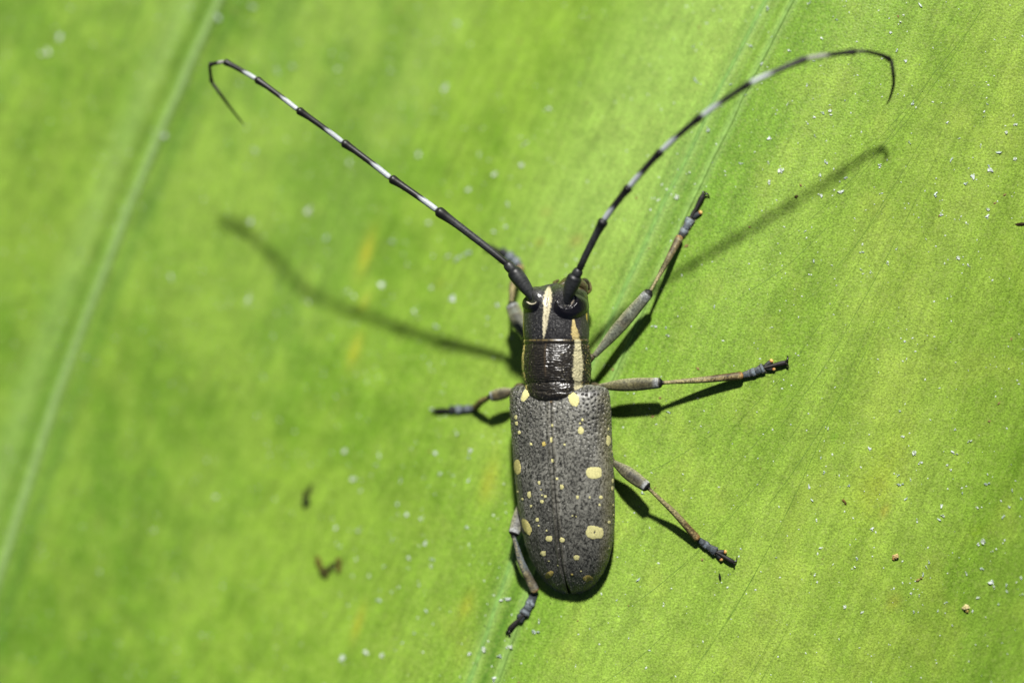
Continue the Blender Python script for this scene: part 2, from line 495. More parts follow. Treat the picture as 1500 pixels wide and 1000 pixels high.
crop(450, 300, 3.846, [(487, 210), (700, 470), (605, 607), (790, 290), (893, 275), (845, 313), (1065, 152), (1128, 122), (570, 335), (727, 685), (108, 190), (815, 525), (685, 100), (260, 510), (1022, 640), (1075, 565), (690, 895), (745, 190)], 5.0)
crop(290, 70, 3.846, [(445, 140), (540, 105), (1080, 140), (1395, 220), (500, 515), (320, 580), (235, 205), (1240, 600), (625, 915), (850, 640)], 5.5)
SP += [(655, 127, 7), (640, 60, 5), (802, 160, 5), (770, 210, 4), (1020, 120, 5), (745, 300, 5), (715, 235, 4), (88, 50, 9), (68, 78, 9), (370, 10, 6), (318, 26, 7), (240, 200, 6), (505, 660, 6)]
r = np.random.default_rng(5)
while len(SP) < 298:
    q = (r.uniform(20, 1490), r.uniform(10, 990), r.uniform(1.6, 2.8))
    if q[0] < xv(q[1]) - 60: q = (q[0], q[1], r.uniform(3.0, 5.0))
    SP.append(q)
white = [alb(238, 250, 242), alb(204, 224, 208), alb(222, 236, 214)]
flake_me = []
for k in range(14):
    q = np.random.default_rng(60 + k); V = []; F = []
    for j in range(q.integers(2, 6)):      # a few thin shards stuck together
        nn = q.integers(5, 8); an_ = np.sort(q.uniform(0, 2 * pi, nn)); rad = q.uniform(.25, .62) * q.uniform(.6, 1.2, nn)
        c0 = q.normal(0, .42, 2); tilt = q.uniform(-.35, .35, 2); n0 = len(V); hgt = q.uniform(.12, .4)
        ring = np.c_[c0[0] + rad * np.cos(an_) * q.uniform(.7, 1.5), c0[1] + rad * np.sin(an_)]
        top = np.c_[ring, hgt + (ring - c0) @ tilt]; bot = np.c_[c0 + (ring - c0) * 1.15, np.full(nn, -.15)]
        V += top.tolist() + bot.tolist(); F.append([n0 + i for i in range(nn)])
        F += [[n0 + i, n0 + nn + i, n0 + nn + (i + 1) % nn, n0 + (i + 1) % nn] for i in range(nn)]
    flake_me.append(make_mesh("speck", V, F, white[k % 3], M_SPECK, smooth=False))
flake_me2 = []
for i, (px, py, rr) in enumerate(SP[:298]):
    if 742 < px < 902 and 418 < py < 872: px = 930 + (px - 742) * 0.5
    p = on_leaf(px, py); n = leaf_normal(p)
    o = link("speck", flake_me[i * 5 % 14], leaf)
    q = np.random.default_rng(900 + i)
    o.location = tuple((p + n * 0.3 - ROOT_L) * U)
    sz = rr * q.uniform(0.6, 1.3) * (0.85 if px < xv(py) - 60 else 1.0)
    o.scale = (sz * q.uniform(0.9, 1.7), sz * q.uniform(0.7, 1.1), sz)
    from mathutils import Vector
    o.rotation_mode = 'QUATERNION'
    o.rotation_quaternion = Vector(n).to_track_quat('Z', 'Y') @ __import__("mathutils").Quaternion((0, 0, 1), q.uniform(0, 6.28))

# dust: tiny pale and dark grains, far too many to count
def dust(name, num, lo, hi, colr, seed, mat, zlift=0.2):
    r = np.random.default_rng(seed)
    V = []; F = []
    bv, bf = np.array([[1, 0, 0], [0, 1, 0], [-1, 0, 0], [0, -1, 0], [0, 0, .8]], float), [[0, 1, 4], [1, 2, 4], [2, 3, 4], [3, 0, 4]]
    X = r.uniform(-1150, 1150, num); Y = r.uniform(-850, 850, num)
    Z = leafz(X, Y)
    for k in range(num):
        s = r.uniform(lo, hi); an_ = r.uniform(0, 6.28)
        R = np.array([[cos(an_), -sin(an_)], [sin(an_), cos(an_)]])
        w = bv * s * [r.uniform(.7, 1.6), r.uniform(.5, 1), 1]
        w[:, :2] = w[:, :2] @ R.T
        w = w + [X[k], Y[k], Z[k] + zlift]
        # follow the slope of the leaf
        w[:4, 2] = leafz(w[:4, 0], w[:4, 1]) + zlift
        F += [[a_ + len(V) for a_ in q] for q in bf]; V += w.tolist()
    o = link(name, make_mesh(name, np.array(V) - ROOT_L, np.array(F), colr, mat, smooth=False), leaf)
    o["kind"] = "stuff"
dust("pale_dust", 4200, 0.5, 1.7, alb(222, 236, 214), 71, M_SPECK)
dust("dark_dust", 260, 0.5, 1.1, alb(34, 44, 10), 73, M_CRUMB)
dust("brown_dust", 170, 1.0, 3.0, alb(148, 128, 80), 79, M_CRUMB)


# loose crumbs of debris
def crumb(px, py, parts, label, seed, group=None):
    base = on_leaf(px, py)
    V = []; Fq = []; Cc = []
    for k, (dx, dy, sx, sy, rot, cc) in enumerate(parts):
        v, f = blob(seed + k, flat=0.6, rough=0.4)
        v = v * [sx, sy, min(sx, sy)]
        R = np.array([[cos(rot), -sin(rot)], [sin(rot), cos(rot)]])
        v[:, :2] = v[:, :2] @ R.T
        q = on_leaf(px + dx, py + dy)
        v = v + q + [0, 0, min(sx, sy) * 0.45] - base
        Fq += [[a_ + len(V) for a_ in w] for w in f]; V += v.tolist(); Cc += [alb(*cc)] * len(v)
    o = link("debris_crumb", make_mesh("debris_crumb", V, Fq, np.array(Cc), M_CRUMB, smooth=False))
    o.location = tuple(base * U)
    tag(o, label, "debris", group)
crumb(449, 726, [(0, 8, 6, 9, 0.2, (52, 66, 20)), (5, -8, 4, 11, -0.4, (70, 84, 26)), (-3, 2, 4, 8, 0.1, (60, 60, 20))], "dark green sliver of debris lying above the orange brown crumb on the leaf", 300)
crumb(481, 830, [(-14, -4, 5, 12, 0.3, (108, 102, 34)), (-6, 9, 6, 9, 0.8, (76, 74, 26)), (5, 0, 9, 5, 0.7, (62, 66, 22)), (15, 2, 4.5, 11, -0.2, (102, 96, 34)), (14, -9, 5, 5, 0, (110, 104, 40)), (-1, 5, 7, 4, -0.4, (74, 72, 26))], "forked orange brown crumb of debris lying on the leaf", 310)
crumb(1311.5, 814.5, [(0, 0, 5.2, 4.2, 0.3, (226, 196, 130)), (-2, 2, 3, 3, 0, (200, 160, 90))], "small rounded tan grain lying on the leaf", 320)
crumb(1414, 890, [(0, 0, 4.6, 4.6, 0, (226, 214, 150)), (2, 3, 3, 3, 0, (190, 170, 90))], "round cream grain among white flakes on the leaf", 330)
crumb(1345, 849, [(0, 0, 3.0, 1.8, 0.4, (160, 142, 84)), (4, -3, 2.2, 1.5, 0, (146, 130, 76))], "light brown crumb beside a chain of white flakes", 340)
crumb(1497, 328, [(0, 0, 9, 2.2, 0.05, (56, 44, 16))], "thin dark brown splinter of debris on the leaf", 350)
crumb(1054.5, 846, [(0, 0, 1.6, 6, 0.2, (26, 36, 10))], "tiny dark spike of debris below the hind foot", 360)
crumb(1238.5, 737, [(0, 0, 2.6, 1.8, -0.8, (92, 72, 30)), (-3, -4, 1.6, 2.2, 0.5, (130, 104, 50))], "tiny dark brown crumb above the tan grain", 380)
crumb(1166, 288, [(0, 0, 3, 1.8, 0.3, (84, 70, 34))], "tiny brown crumb lying in the antenna shadow", 390)

# ------------------------------------------------------------------ the beetle
ROOT_B = on_leaf(826, 720)
beetle = empty("longhorn_beetle", loc=ROOT_B)
tag(beetle, "dark grey longhorn beetle with pale yellow spots and black and white banded antennae", "beetle")
ROLL = radians(22)
LAT = np.array([cos(ROLL), 0, sin(ROLL)]); DOR = np.array([-sin(ROLL), 0, cos(ROLL)])


def smooth_interp(yq, ys, vals, sig=3.0):
    g_ = np.arange(ys[0], ys[-1] + 0.5, 0.5)
    w = np.interp(g_, ys, vals)
    k = np.exp(-0.5 * (np.arange(-20, 21) * 0.5 / sig) ** 2); k /= k.sum()
    ext = np.r_[2 * w[0] - w[20:0:-1], w, 2 * w[-1] - w[-2:-22:-1]]
    return np.interp(yq, g_, np.convolve(ext, k, 'valid'))


def body_pts(py, w, d, cx, cz):
    """py, cx, cz per station; w lateral, d dorsal"""
    base = np.stack([cx - 750, 500 - py, cz], -1)
    return base + w[..., None] * LAT + d[..., None] * DOR


def normals_of(Pg, wrap=False):
    if wrap:
        du = np.roll(Pg, -1, 1) - np.roll(Pg, 1, 1)
    else:
        du = np.gradient(Pg, axis=1)
    dv = np.gradient(Pg, axis=0)
    n = np.cross(du, dv)
    n /= np.linalg.norm(n, axis=-1, keepdims=True) + 1e-9
    return n


def to_px(Pg):
    k = 1 - Pg[..., 2] / CAM_D
    return Pg[..., 0] / k + 750, 500 - Pg[..., 1] / k


GREY_HI = alb(164, 163, 152); GREY_LO = alb(44, 44, 39); PIT = alb(12, 12, 11)
TAN = alb(150, 142, 92); YEL = alb(252, 246, 172); CREAM = alb(238, 228, 190); BLACK = alb(26, 26, 28); JET = alb(14, 13, 15)

def hairs(name, roots, dirs, length, width, colr, parent, seed):
    """short stiff bristles: thin three-sided spikes"""
    r = np.random.default_rng(seed); V = []; F = []
    for q, d in zip(roots, dirs):
        d = d / (np.linalg.norm(d) + 1e-9); L_ = length * r.uniform(0.5, 1.2)
        s_ = np.cross(d, [0.3, 0.5, 0.8]); s_ /= np.linalg.norm(s_); b_ = np.cross(d, s_)
        k = len(V)
        V += [q + s_ * width, q + (-0.5 * s_ + 0.87 * b_) * width, q + (-0.5 * s_ - 0.87 * b_) * width, q + d * L_]
        F += [[k, k + 1, k + 3], [k + 1, k + 2, k + 3], [k + 2, k, k + 3]]
    o = link(name, make_mesh(name, np.array(V) - ROOT_B, np.array(F), colr, M_CUT), parent)
    o["kind"] = "stuff"


# ---- elytra
EY = np.array([563, 565, 568, 572, 580, 600, 650, 700, 750, 780, 800, 820, 840, 855, 864, 869, 871.5])
EW = np.array([50, 67, 73, 75.5, 76.5, 77, 76, 75, 73, 69.5, 65.5, 59.5, 49, 37, 25.5, 13, 2], float)
ED = np.array([12, 20, 26, 31, 35, 39, 42, 42.5, 42, 40, 38, 35, 30, 23, 17, 13, 9], float)
EX = np.array([819, 819, 819, 819.5, 820, 821, 823.5, 827, 830.5, 832.5, 833.5, 835, 836.5, 838, 838.5, 839, 839], float)
EZ = np.array([-3, -3, -3, -3, -2, -1, -2, -4, -8, -12, -15, -19, -23, -27, -30, -32, -33], float)
SPOTS = [  # px, py, half width, half height, tilt, kind
    (770, 578.4, 5.2, 10.6, 28, 0), (840.6, 584.7, 7.6, 10.8, -22, 0), (850.8, 630, 4.6, 5.6, -10, 0), (853.3, 614.7, 2.2, 2.4, 0, 0), (849.5, 620, 1.8, 2, 0, 0),
    (756, 611, 2.4, 3.6, 0, 0), (756.8, 619.7, 2.3, 3.4, 0, 0), (761, 633, 2.4, 2.9, 0, 0), (778, 650, 2, 2.5, 0, 0), (797, 650, 3, 3.6, 0, 2), (807.6, 643.8, 2.9, 4.8, 12, 0),
    (809, 623, 2, 2.2, 0, 0), (809.6, 674, 3.1, 3.1, 0, 0), (827, 651, 1.6, 1.6, 0, 0), (891, 645, 3.5, 7.9, 0, 0), (891, 628, 1.5, 2.6, 0, 0), (896, 661.5, 1.1, 2.2, 0, 0),
    (758, 684, 5.6, 11.6, -4, 1), (870, 692, 11.6, 8.8, 0, 3), (789.8, 706.5, 2.4, 3.2, 0, 0), (823, 712.6, 3.2, 4, 0, 0), (816, 701, 2.1, 2.1, 0, 0), (897.4, 704, 1.8, 4, 0, 0), (896.8, 715, 1.8, 4, 0, 0),
    (775.5, 724, 3.2, 5.2, 0, 0), (758.5, 720, 2, 2, 0, 0), (765.6, 730.7, 2, 2.2, 0, 0), (792.8, 717, 1.4, 1.4, 0, 0), (793.8, 725, 1.5, 1.5, 0, 0), (799, 726.5, 2.5, 2.5, 0, 0),
    (794, 734, 2.9, 3.3, 0, 0), (778, 740.6, 1.8, 2.4, 0, 0), (846, 727.7, 2.3, 3, 0, 0), (864, 728, 1.6, 1.6, 0, 0), (880, 728, 3.2, 2.7, 25, 0), (878, 739, 2, 2, 0, 0), (898, 739, 1.2, 2.6, 0, 0),
    (898.5, 754, 1.2, 2.2, 0, 0), (892, 764.4, 2.3, 3, 0, 0), (892, 802.6, 1.9, 2.1, 0, 0), (771.5, 771, 6, 13, -24, 1), (787, 760.7, 2.7, 3.4, 0, 0), (789, 769.5, 1.5, 1.5, 0, 0),
    (801, 776.6, 1.6, 2, 0, 0), (804.7, 788, 5.2, 4.7, -20, 0), (823.7, 790, 3.7, 3.7, 0, 0), (871, 779, 12.8, 9.6, 8, 3), (838.7, 755, 1.6, 1.6, 0, 0), (844, 755.5, 1.4, 1.4, 0, 0),
    (796, 810, 4.4, 4, 0, 0), (844.6, 816, 4.7, 4, 0, 0), (804, 821, 1.6, 1.6, 0, 0), (804.7, 841, 7.4, 4.4, -38, 2), (861.6, 847, 8, 5.2, 10, 2), (838, 841, 1.9, 1.9, 0, 2), (851, 836, 1.4, 1.4, 0, 0), (817.5, 827.6, 1.5, 1.5, 0, 0)]
NS, NQ = 400, 150


def elytron(side):
    tq = np.linspace(0, 1, NS)
    py = EY[0] + (EY[-1] - EY[0]) * (tq - 0.035 * np.sin(2 * pi * tq) * 0 )
    # finer steps at both ends
    py = EY[0] + (EY[-1] - EY[0]) * (0.5 - 0.5 * np.cos(pi * (0.12 + 0.76 * tq)) - (0.5 - 0.5 * cos(pi * .12))) / (cos(pi * .12))
    aw = smooth_interp(py, EY, EW, 1.2); bd = smooth_interp(py, EY, ED, 3.0)
    cx = smooth_interp(py, EY, EX, 6); cz = smooth_interp(py, EY, EZ, 6)
    th = np.linspace(0.0, radians(112), NQ)
    ex = 2 / 2.35
    W = aw[:, None] * np.abs(np.sin(th)) ** ex
    D = bd[:, None] * np.sign(np.cos(th)) * np.abs(np.cos(th)) ** ex
    D = np.where(D < 0, D * 0.85, D)
    W = np.maximum(W, 0) + 0.25
    # suture: a raised border line with a groove beside it
    D = D - 1.1 * np.exp(-(W / 1.0) ** 2) + 0.9 * np.exp(-((W - 3.6) / 2.0) ** 2) - 0.7 * np.exp(-((W - 8.5) / 2.5) ** 2)
    # lateral rim
    D = D + 0.0
    # two faint long ribs
    D = D + 0.7 * np.exp(-((W / aw[:, None] - 0.47) / 0.05) ** 2) + 0.7 * np.exp(-((W / aw[:, None] - 0.74) / 0.05) ** 2)
    # tips part slightly
    gap = 2.2 * sstep(845, 871, py)
    Pg = body_pts(py[:, None] + 0 * W, side * (W + gap[:, None]), D, cx[:, None] + 0 * W, cz[:, None] + 0 * W)
    N = normals_of(Pg) * (1 if side < 0 else -1)
    if np.mean(N @ DOR) < 0: N = -N
    arc = np.concatenate([np.zeros((NS, 1)), np.cumsum(np.linalg.norm(np.diff(Pg, axis=1), axis=-1), 1)], 1)
    yl = np.repeat(py[:, None], NQ, 1)
    r = np.random.default_rng(40 + side)
    # pubescence mottling
    seedn = 60 + side
    hair = 0.62 * vnoise(arc / 1.6, yl / 1.8, seedn) + 0.38 * vnoise(arc / 2.7 + 9, yl / 2.9, seedn + 1) + 0.35 * (r.random((NS, NQ)) - 0.5)
    broad = fbm(arc / 26, yl / 34, seedn + 3, 2)
    fade = sstep(700, 850, yl)
    base = np.clip(sstep(0.22, 0.74, hair) * (0.74 + 1.0 * (broad - 0.40) + (0.10 if side > 0 else -0.12)) * (1 - 0.55 * fade), 0, 1)  # shading painted into the hair tone: right side lifted, left and rear darkened
    Cc = lerp(np.broadcast_to(GREY_LO, (NS, NQ, 3)), GREY_HI, base)
    # pits: dense and large near the shoulders, finer and shallower behind
    disp = np.zeros((NS, NQ)); pit = np.zeros((NS, NQ))
    pts = []
    cell = {}
    for _ in range(9000):
        s_ = r.uniform(566, 862); q_ = r.uniform(2.5, 118)
        sp = 5.6 - 0.8 * sstep(640, 760, s_)
        key = (int(q_ // 6), int(s_ // 6)); ok = True
        for a_ in (-1, 0, 1):
            for b_ in (-1, 0, 1):
                for (qq, ss) in cell.get((key[0] + a_, key[1] + b_), ()):
                    if (qq - q_) ** 2 + (ss - s_) ** 2 < sp * sp: ok = False
        if ok:
            cell.setdefault(key, []).append((q_, s_)); pts.append((q_, s_))
    for q_, s_ in pts:
        sh = (1 - sstep(600, 720, s_)) * (0.45 + 0.55 * sstep(25, 60, q_))
        rad = 0.9 + 0.75 * sh * r.uniform(0.5, 1.15)
        dep = 0.3 + 1.7 * sh
        dark = 0.38 + 0.62 * sh
        i0, i1 = np.searchsorted(py, [s_ - 4, s_ + 4])
        if i1 <= i0: continue
        im = (i0 + i1) // 2
        j0, j1 = np.searchsorted(arc[im], [q_ - 4, q_ + 4])
        d2 = ((arc[i0:i1, j0:j1] - q_) ** 2 + (yl[i0:i1, j0:j1] - s_) ** 2) / rad ** 2
        e = np.exp(-d2 * d2)
        disp[i0:i1, j0:j1] -= dep * e
        pit[i0:i1, j0:j1] = np.maximum(pit[i0:i1, j0:j1], dark * np.clip(1.2 * e, 0, 1))
    Cc = lerp(Cc, PIT, pit)
    # olive tan hair on the flanks and along the suture
    flank = sstep(0.80, 1.0, W / aw[:, None]) * sstep(566, 580, yl)
    Cc = lerp(Cc, TAN, 0.45 * flank * (0.4 + 0.9 * hair))
    Cc = lerp(Cc, alb(112, 106, 90), 0.35 * np.exp(-((W - 3.4) / 1.8) ** 2) * (0.5 + hair * 0.8))
    Cc = lerp(Cc, JET, 0.35 * np.exp(-(W / 1.0) ** 2))
    # black, bald shoulder and base, dark smear beside the scutellum
    px, pyy = to_px(Pg)
    if side > 0:
        Cc = lerp(Cc, BLACK, 0.8 * np.exp(-(((px - 881) / 7) ** 2 + ((pyy - 597) / 12) ** 2)))
        Cc = lerp(Cc, BLACK, 0.75 * np.exp(-(((px - 858) / 26) ** 2 + ((pyy - 574) / 6) ** 2)))
    Cc = lerp(Cc, BLACK, 0.8 * np.exp(-(((px - 800) / 22) ** 2 + ((pyy - 577) / 7) ** 2)))
    if side < 0:
        Cc = lerp(Cc, BLACK, 0.5 * np.exp(-(((px - 797) / 5) ** 2 + ((pyy - 662) / 14) ** 2)))
    white = r.random((NS, NQ)) > 0.9975
    Cc[white] = alb(226, 226, 214)
    Pd = Pg + N * disp[..., None]
    name = "elytron"
    o = link(name, make_mesh(name, Pd.reshape(-1, 3) - ROOT_B, grid_faces(NS, NQ)[:, ::(1 if side < 0 else -1)], Cc.reshape(-1, 3), M_ELY), beetle)
    # short silvery hairs lying back over the surface
    pick = r.integers(4, NS - 4, 2600), r.integers(3, NQ - 12, 2600)
    keep = fval_hair = (pit[pick] < 0.3)
    rt = Pd[pick][keep] + N[pick][keep] * 0.1
    dr = N[pick][keep] * 0.35 + np.array([0, -1.0, 0]) + r.normal(0, 0.25, (keep.sum(), 3))
    hairs("pubescence", rt, dr, 3.2, 0.2, alb(176, 176, 164), o, 140 + side)
    # pale spots: dense scale patches, each its own raised piece
    F4 = grid_faces(NS, NQ)[:, ::(1 if side < 0 else -1)]
    front = (N[..., 2] > 0.02)
    for k, (sx, sy, rx, ry, tilt, kind) in enumerate(SPOTS):
        c_, s_ = cos(radians(tilt)), sin(radians(tilt))
        dx = px - sx; dy = -(pyy - sy)
        lx = dx * c_ - dy * s_; ly = dx * s_ + dy * c_
        e = 2.0 if kind != 3 else 2.8
        ang = np.arctan2(ly / ry, lx / rx)
        wob_ = 1 + 0.07 * np.sin(3 * ang + k) + 0.05 * np.sin(5 * ang + 2 * k) + 0.34 * (vnoise(px / 1.1, pyy / 1.1, k) - 0.5)
        fval = 1 - ((np.abs(lx) / rx) ** e + (np.abs(ly) / ry) ** e) / wob_
        if kind == 3 and sy > 750: fval = np.minimum(fval, ((lx + 0.2) / 1.1) ** 2 + (ly / 2.6) ** 2 - 0.6)
        if kind == 2 and sy > 840 and sx > 850: fval = np.minimum(fval, 0.28 * ((lx - 5) ** 2 / 30 + (ly + 5.5) ** 2 / 16) - 0.25)
        inside = (fval > 0) & front
        inside &= (Pg[..., 2] > cz[:, None] - 40)
        if inside.sum() < 6: continue
        fl = inside.ravel()[F4].sum(1) >= 3
        fi = F4[fl]
        if len(fi) < 3: continue
        ids, inv = np.unique(fi, return_inverse=True)
        lift = 0.35 + 0.55 * np.sqrt(np.clip(fval.ravel()[ids], 0, 1))
        vv = Pg.reshape(-1, 3)[ids] + N.reshape(-1, 3)[ids] * lift[:, None]
        base_c = YEL if kind in (0, 1, 3) else alb(230, 208, 116)
        if kind == 1: base_c = alb(246, 236, 150)
        nn = np.random.default_rng(700 + k).random(len(ids))
        cc = base_c * (0.72 + 0.4 * nn)[:, None]
        link("spot", make_mesh("spot", vv - ROOT_B, inv.reshape(fi.shape), cc, M_HAIRPATCH), o)
    return o


EL = elytron(-1); ER = elytron(1)

# ---- abdomen and thorax below the wing cases
ay = np.linspace(556, 866, 80)
aw = smooth_interp(ay, EY, EW, 2) * 0.84; ab = np.interp(ay, [556, 580, 700, 800, 866], [26, 35, 32, 20, 6])
aw[0] *= 0.7
th = np.linspace(0, 2 * pi, 40, endpoint=False)
cx = smooth_interp(ay, EY, EX, 6); cz = smooth_interp(ay, EY, EZ, 6)
Wg = aw[:, None] * np.sin(th); Dg = np.where(np.cos(th) > 0, 0.45, 1.0) * ab[:, None] * np.cos(th)
seg = 1 + 0.02 * np.sin(ay / 9.0)
Pg = body_pts(ay[:, None] + 0 * Wg, Wg * seg[:, None], Dg, cx[:, None] + 0 * Wg, cz[:, None] + 0 * Wg)
link("abdomen", make_mesh("abdomen", Pg.reshape(-1, 3) - ROOT_B, grid_faces(80, 40, True), alb(92, 88, 74), M_LEG), beetle)

# ---- scutellum
sc_y = np.linspace(570, 589, 16); sv = np.linspace(-1, 1, 15)
hw = 11 * np.sqrt(np.clip(1 - ((sc_y - 570) / 19.5) ** 2.2, 0, 1))
Wg = hw[:, None] * sv[None]; dd = smooth_interp(sc_y, EY, ED, 3)
Dg = dd[:, None] + 1.6 - 1.2 * np.abs(sv[None]) ** 3 + 0 * Wg - 1.3 * sstep(583, 589, sc_y)[:, None]
Pg = body_pts(sc_y[:, None] + 0 * Wg, Wg, Dg, smooth_interp(sc_y, EY, EX, 6)[:, None] + 0 * Wg, smooth_interp(sc_y, EY, EZ, 6)[:, None] + 0 * Wg)
cc = lerp(np.broadcast_to(alb(52, 50, 46), Wg.shape + (3,)), alb(156, 136, 104), sstep(580, 588, sc_y)[:, None] * (0.5 + 0.5 * rng.random(Wg.shape)))
link("scutellum", make_mesh("scutellum", Pg.reshape(-1, 3) - ROOT_B, grid_faces(16, 15), cc.reshape(-1, 3), M_ELY), beetle)

# ---- pronotum
NYP, NTP = 130, 380
pyy = np.linspace(494, 584, NYP)
PY = np.array([494, 497, 500, 505, 512, 525, 540, 552, 560, 566, 572, 578, 584], float)
PW = np.array([46, 48.5, 49, 48.6, 49.8, 51.5, 51.5, 50, 48.5, 48.8, 49.5, 48, 44], float)
PD = np.array([40, 43.5, 44, 43.2, 44.5, 46, 46, 45, 43, 43.4, 43.5, 41, 36], float)
PX = np.array([815, 815, 815, 815, 815, 815, 815.5, 816, 816.5, 817, 817, 817, 817], float)
PZ = np.array([-4, -4, -4, -4, -4, -4, -4, -4, -4, -3.5, -3, -3, -3], float)
th = np.linspace(-pi, pi, NTP, endpoint=False)
W = smooth_interp(pyy, PY, PW, 1.6)[:, None] * np.sin(th)[None]; D = smooth_interp(pyy, PY, PD, 1.6)[:, None] * np.cos(th)[None]
yl = np.repeat(pyy[:, None], NTP, 1); phd = np.degrees(np.repeat(th[None], NYP, 0))
hind = 4.0 * np.cos(th) * sstep(560, 580, pyy)[:, None]      # hind edge bows back in the middle
Pg = body_pts(yl + hind, W, D, smooth_interp(pyy, PY, PX, 4)[:, None] + 0 * W, smooth_interp(pyy, PY, PZ, 4)[:, None] + 0 * W)
N = normals_of(Pg, True)
if np.mean(np.sum(N * (W[..., None] * LAT + D[..., None] * DOR), -1)) < 0: N = -N
cen = np.exp(-((phd - 6) / 34) ** 4)
wr = np.sin(yl * 1.75 + 13 * fbm(phd / 13, yl / 12, 81, 3) + 0.03 * phd) * (0.15 + 1.2 * sstep(0.3, 0.7, fbm(phd / 9, yl / 5, 83, 2)))
disp = 0.5 * wr * cen * sstep(503, 512, yl) * (1 - sstep(571, 578, yl))
disp += (0.25 + 0.75 * (1 - cen)) * 1.3 * (vnoise(phd / 2.2, yl / 1.9, 85) - 0.5) * sstep(500, 506, yl)
wv = 1.6 * (fbm(phd / 14, yl * 0, 87, 2) - 0.5) * 2
disp += -0.8 * np.exp(-((yl - 503.5 + wv) / 1.8) ** 2) - 1.3 * np.exp(-((yl - 562 + wv + 2 * np.cos(np.radians(phd))) / 2.2) ** 2) - 0.9 * np.exp(-((yl - 571 - wv) / 1.4) ** 2)
disp += 0.8 * np.exp(-((phd - 1) / 3) ** 2) * sstep(505, 515, yl) * (1 - sstep(550, 560, yl))
Pg = Pg + N * disp[..., None]
r = np.random.default_rng(91)
Cc = lerp(np.broadcast_to(alb(22, 19, 17), W.shape + (3,)), alb(84, 78, 66), 0.65 * sstep(0.5, 0.95, vnoise(phd / 1.3, yl / 1.3, 93)) + 0.15)
def pstripe(Cc, c0, hw_, colr, amt, wobs):
    e = 1 - np.abs((phd - c0 - 3 * (fbm(yl / 14, phd * 0 + wobs, 95, 2) - 0.5) * 2) / (hw_ * np.interp(yl, [496, 508, 518, 532, 550, 561, 568, 578], [.6, .72, .8, 1.05, 1.1, .8, .95, .9]) * (0.75 + 0.5 * fbm(yl / 5, phd * 0 + wobs + 3, 97, 2))))
    m = sstep(-0.05, 0.22, e + 0.35 * (vnoise(phd / 1.4, yl / 1.4, 99) - 0.5))
    gap_ = 1 - 0.55 * np.exp(-((yl - 513) / 1.2) ** 2) - 0.75 * np.exp(-((yl - 562) / 2) ** 2) - 0.4 * np.exp(-((yl - 531) / 1) ** 2) - 0.35 * np.exp(-((yl - 571) / 1.5) ** 2)
    return lerp(Cc, colr, m * amt * gap_)
Cc = pstripe(Cc, 59, 12, alb(228, 220, 174), 0.97, 1)
Cc = pstripe(Cc, -60, 11, alb(226, 206, 128), 0.95, 7)
Cc = lerp(Cc, alb(120, 100, 76), 0.4 * np.exp(-((phd - 0) / 1.6) ** 2) * sstep(500, 506, yl) * (1 - sstep(540, 558, yl)))
Cc = lerp(Cc, alb(196, 170, 96), 0.5 * np.exp(-((yl - 498) / 0.8) ** 2) * sstep(0.25, 0.8, vnoise(phd / 2, yl / 2, 101)))
Cc = lerp(Cc, alb(110, 106, 80), 0.6 * sstep(105, 135, np.abs(phd)))
wd = (r.random(W.shape) > 0.9925) & ((np.abs(phd) > 22) | (yl > 555))
Cc[wd] = alb(220, 212, 180)
pron = link("pronotum", make_mesh("pronotum", Pg.reshape(-1, 3) - ROOT_B, grid_faces(NYP, NTP, True), Cc.reshape(-1, 3), M_CUT), beetle)

# ---- head
NYH, NTH = 150, 380
hyq = np.linspace(0, 1, NYH)
hpy = 414.5 + (501 - 414.5) * (hyq ** 1.25)
HY = np.array([414.5, 416, 419, 423, 428, 434, 442, 452, 465, 480, 493, 501], float)
HW = np.array([3, 14, 26, 36, 42, 45, 46.5, 47.5, 48, 48.5, 48, 46], float)
HD = np.array([2, 10, 20, 29, 34, 37, 39, 41, 42.5, 43.5, 43, 41], float)
HV = np.array([3, 20, 34, 42, 46, 48, 48, 48, 46, 45, 44, 43], float)
HX = np.array([819, 818.5, 818, 817, 816, 815, 814.5, 814.5, 814.5, 814.5, 815, 815], float)
th = np.linspace(-pi, pi, NTH, endpoint=False)
yl = np.repeat(hpy[:, None], NTH, 1); phd = np.degrees(np.repeat(th[None], NYH, 0))
ct = np.cos(th)[None]; stt = np.sin(th)[None]
ex = 2 / 2.2
W = smooth_interp(hpy, HY, HW, .8)[:, None] * np.sign(stt) * np.abs(stt) ** ex
D = np.where(ct > 0, smooth_interp(hpy, HY, HD, .8)[:, None], smooth_interp(hpy, HY, HV, .8)[:, None]) * np.sign(ct) * np.abs(ct) ** ex
Pg = body_pts(yl, W, D, smooth_interp(hpy, HY, HX, 3)[:, None] + 0 * W, -4.5 + 0 * W)
N = normals_of(Pg, True)
if np.mean(np.sum(N * (W[..., None] * LAT + D[..., None] * DOR), -1)) < 0: N = -N
hx, hyy = to_px(Pg)
fr = sstep(0.0, 0.25, N[..., 2])
def gb(cx_, cy_, rx, ry, p=2): return np.exp(-(np.abs((hx - cx_) / rx) ** p + np.abs((hyy - cy_) / ry) ** p)) * fr
lift = 6.5 * gb(784, 432, 11, 12) + 7.5 * gb(831, 437, 14, 13) - 5.0 * gb(804, 428, 8, 18) - 2.0 * gb(779, 438, 7, 7) - 2.5 * gb(833, 446, 9, 7)
xm = 799 + (468 - hyy) * 0.10           # midline as the photograph shows it
lift += -1.2 * np.exp(-((hx - xm) / 1.0) ** 2) * fr * (1 - sstep(480, 494, hyy))
lift += 0.5 * (vnoise(phd / 1.6, yl / 1.6, 111) - 0.5)
Pg = Pg + N * lift[..., None]
hx, hyy = to_px(Pg)
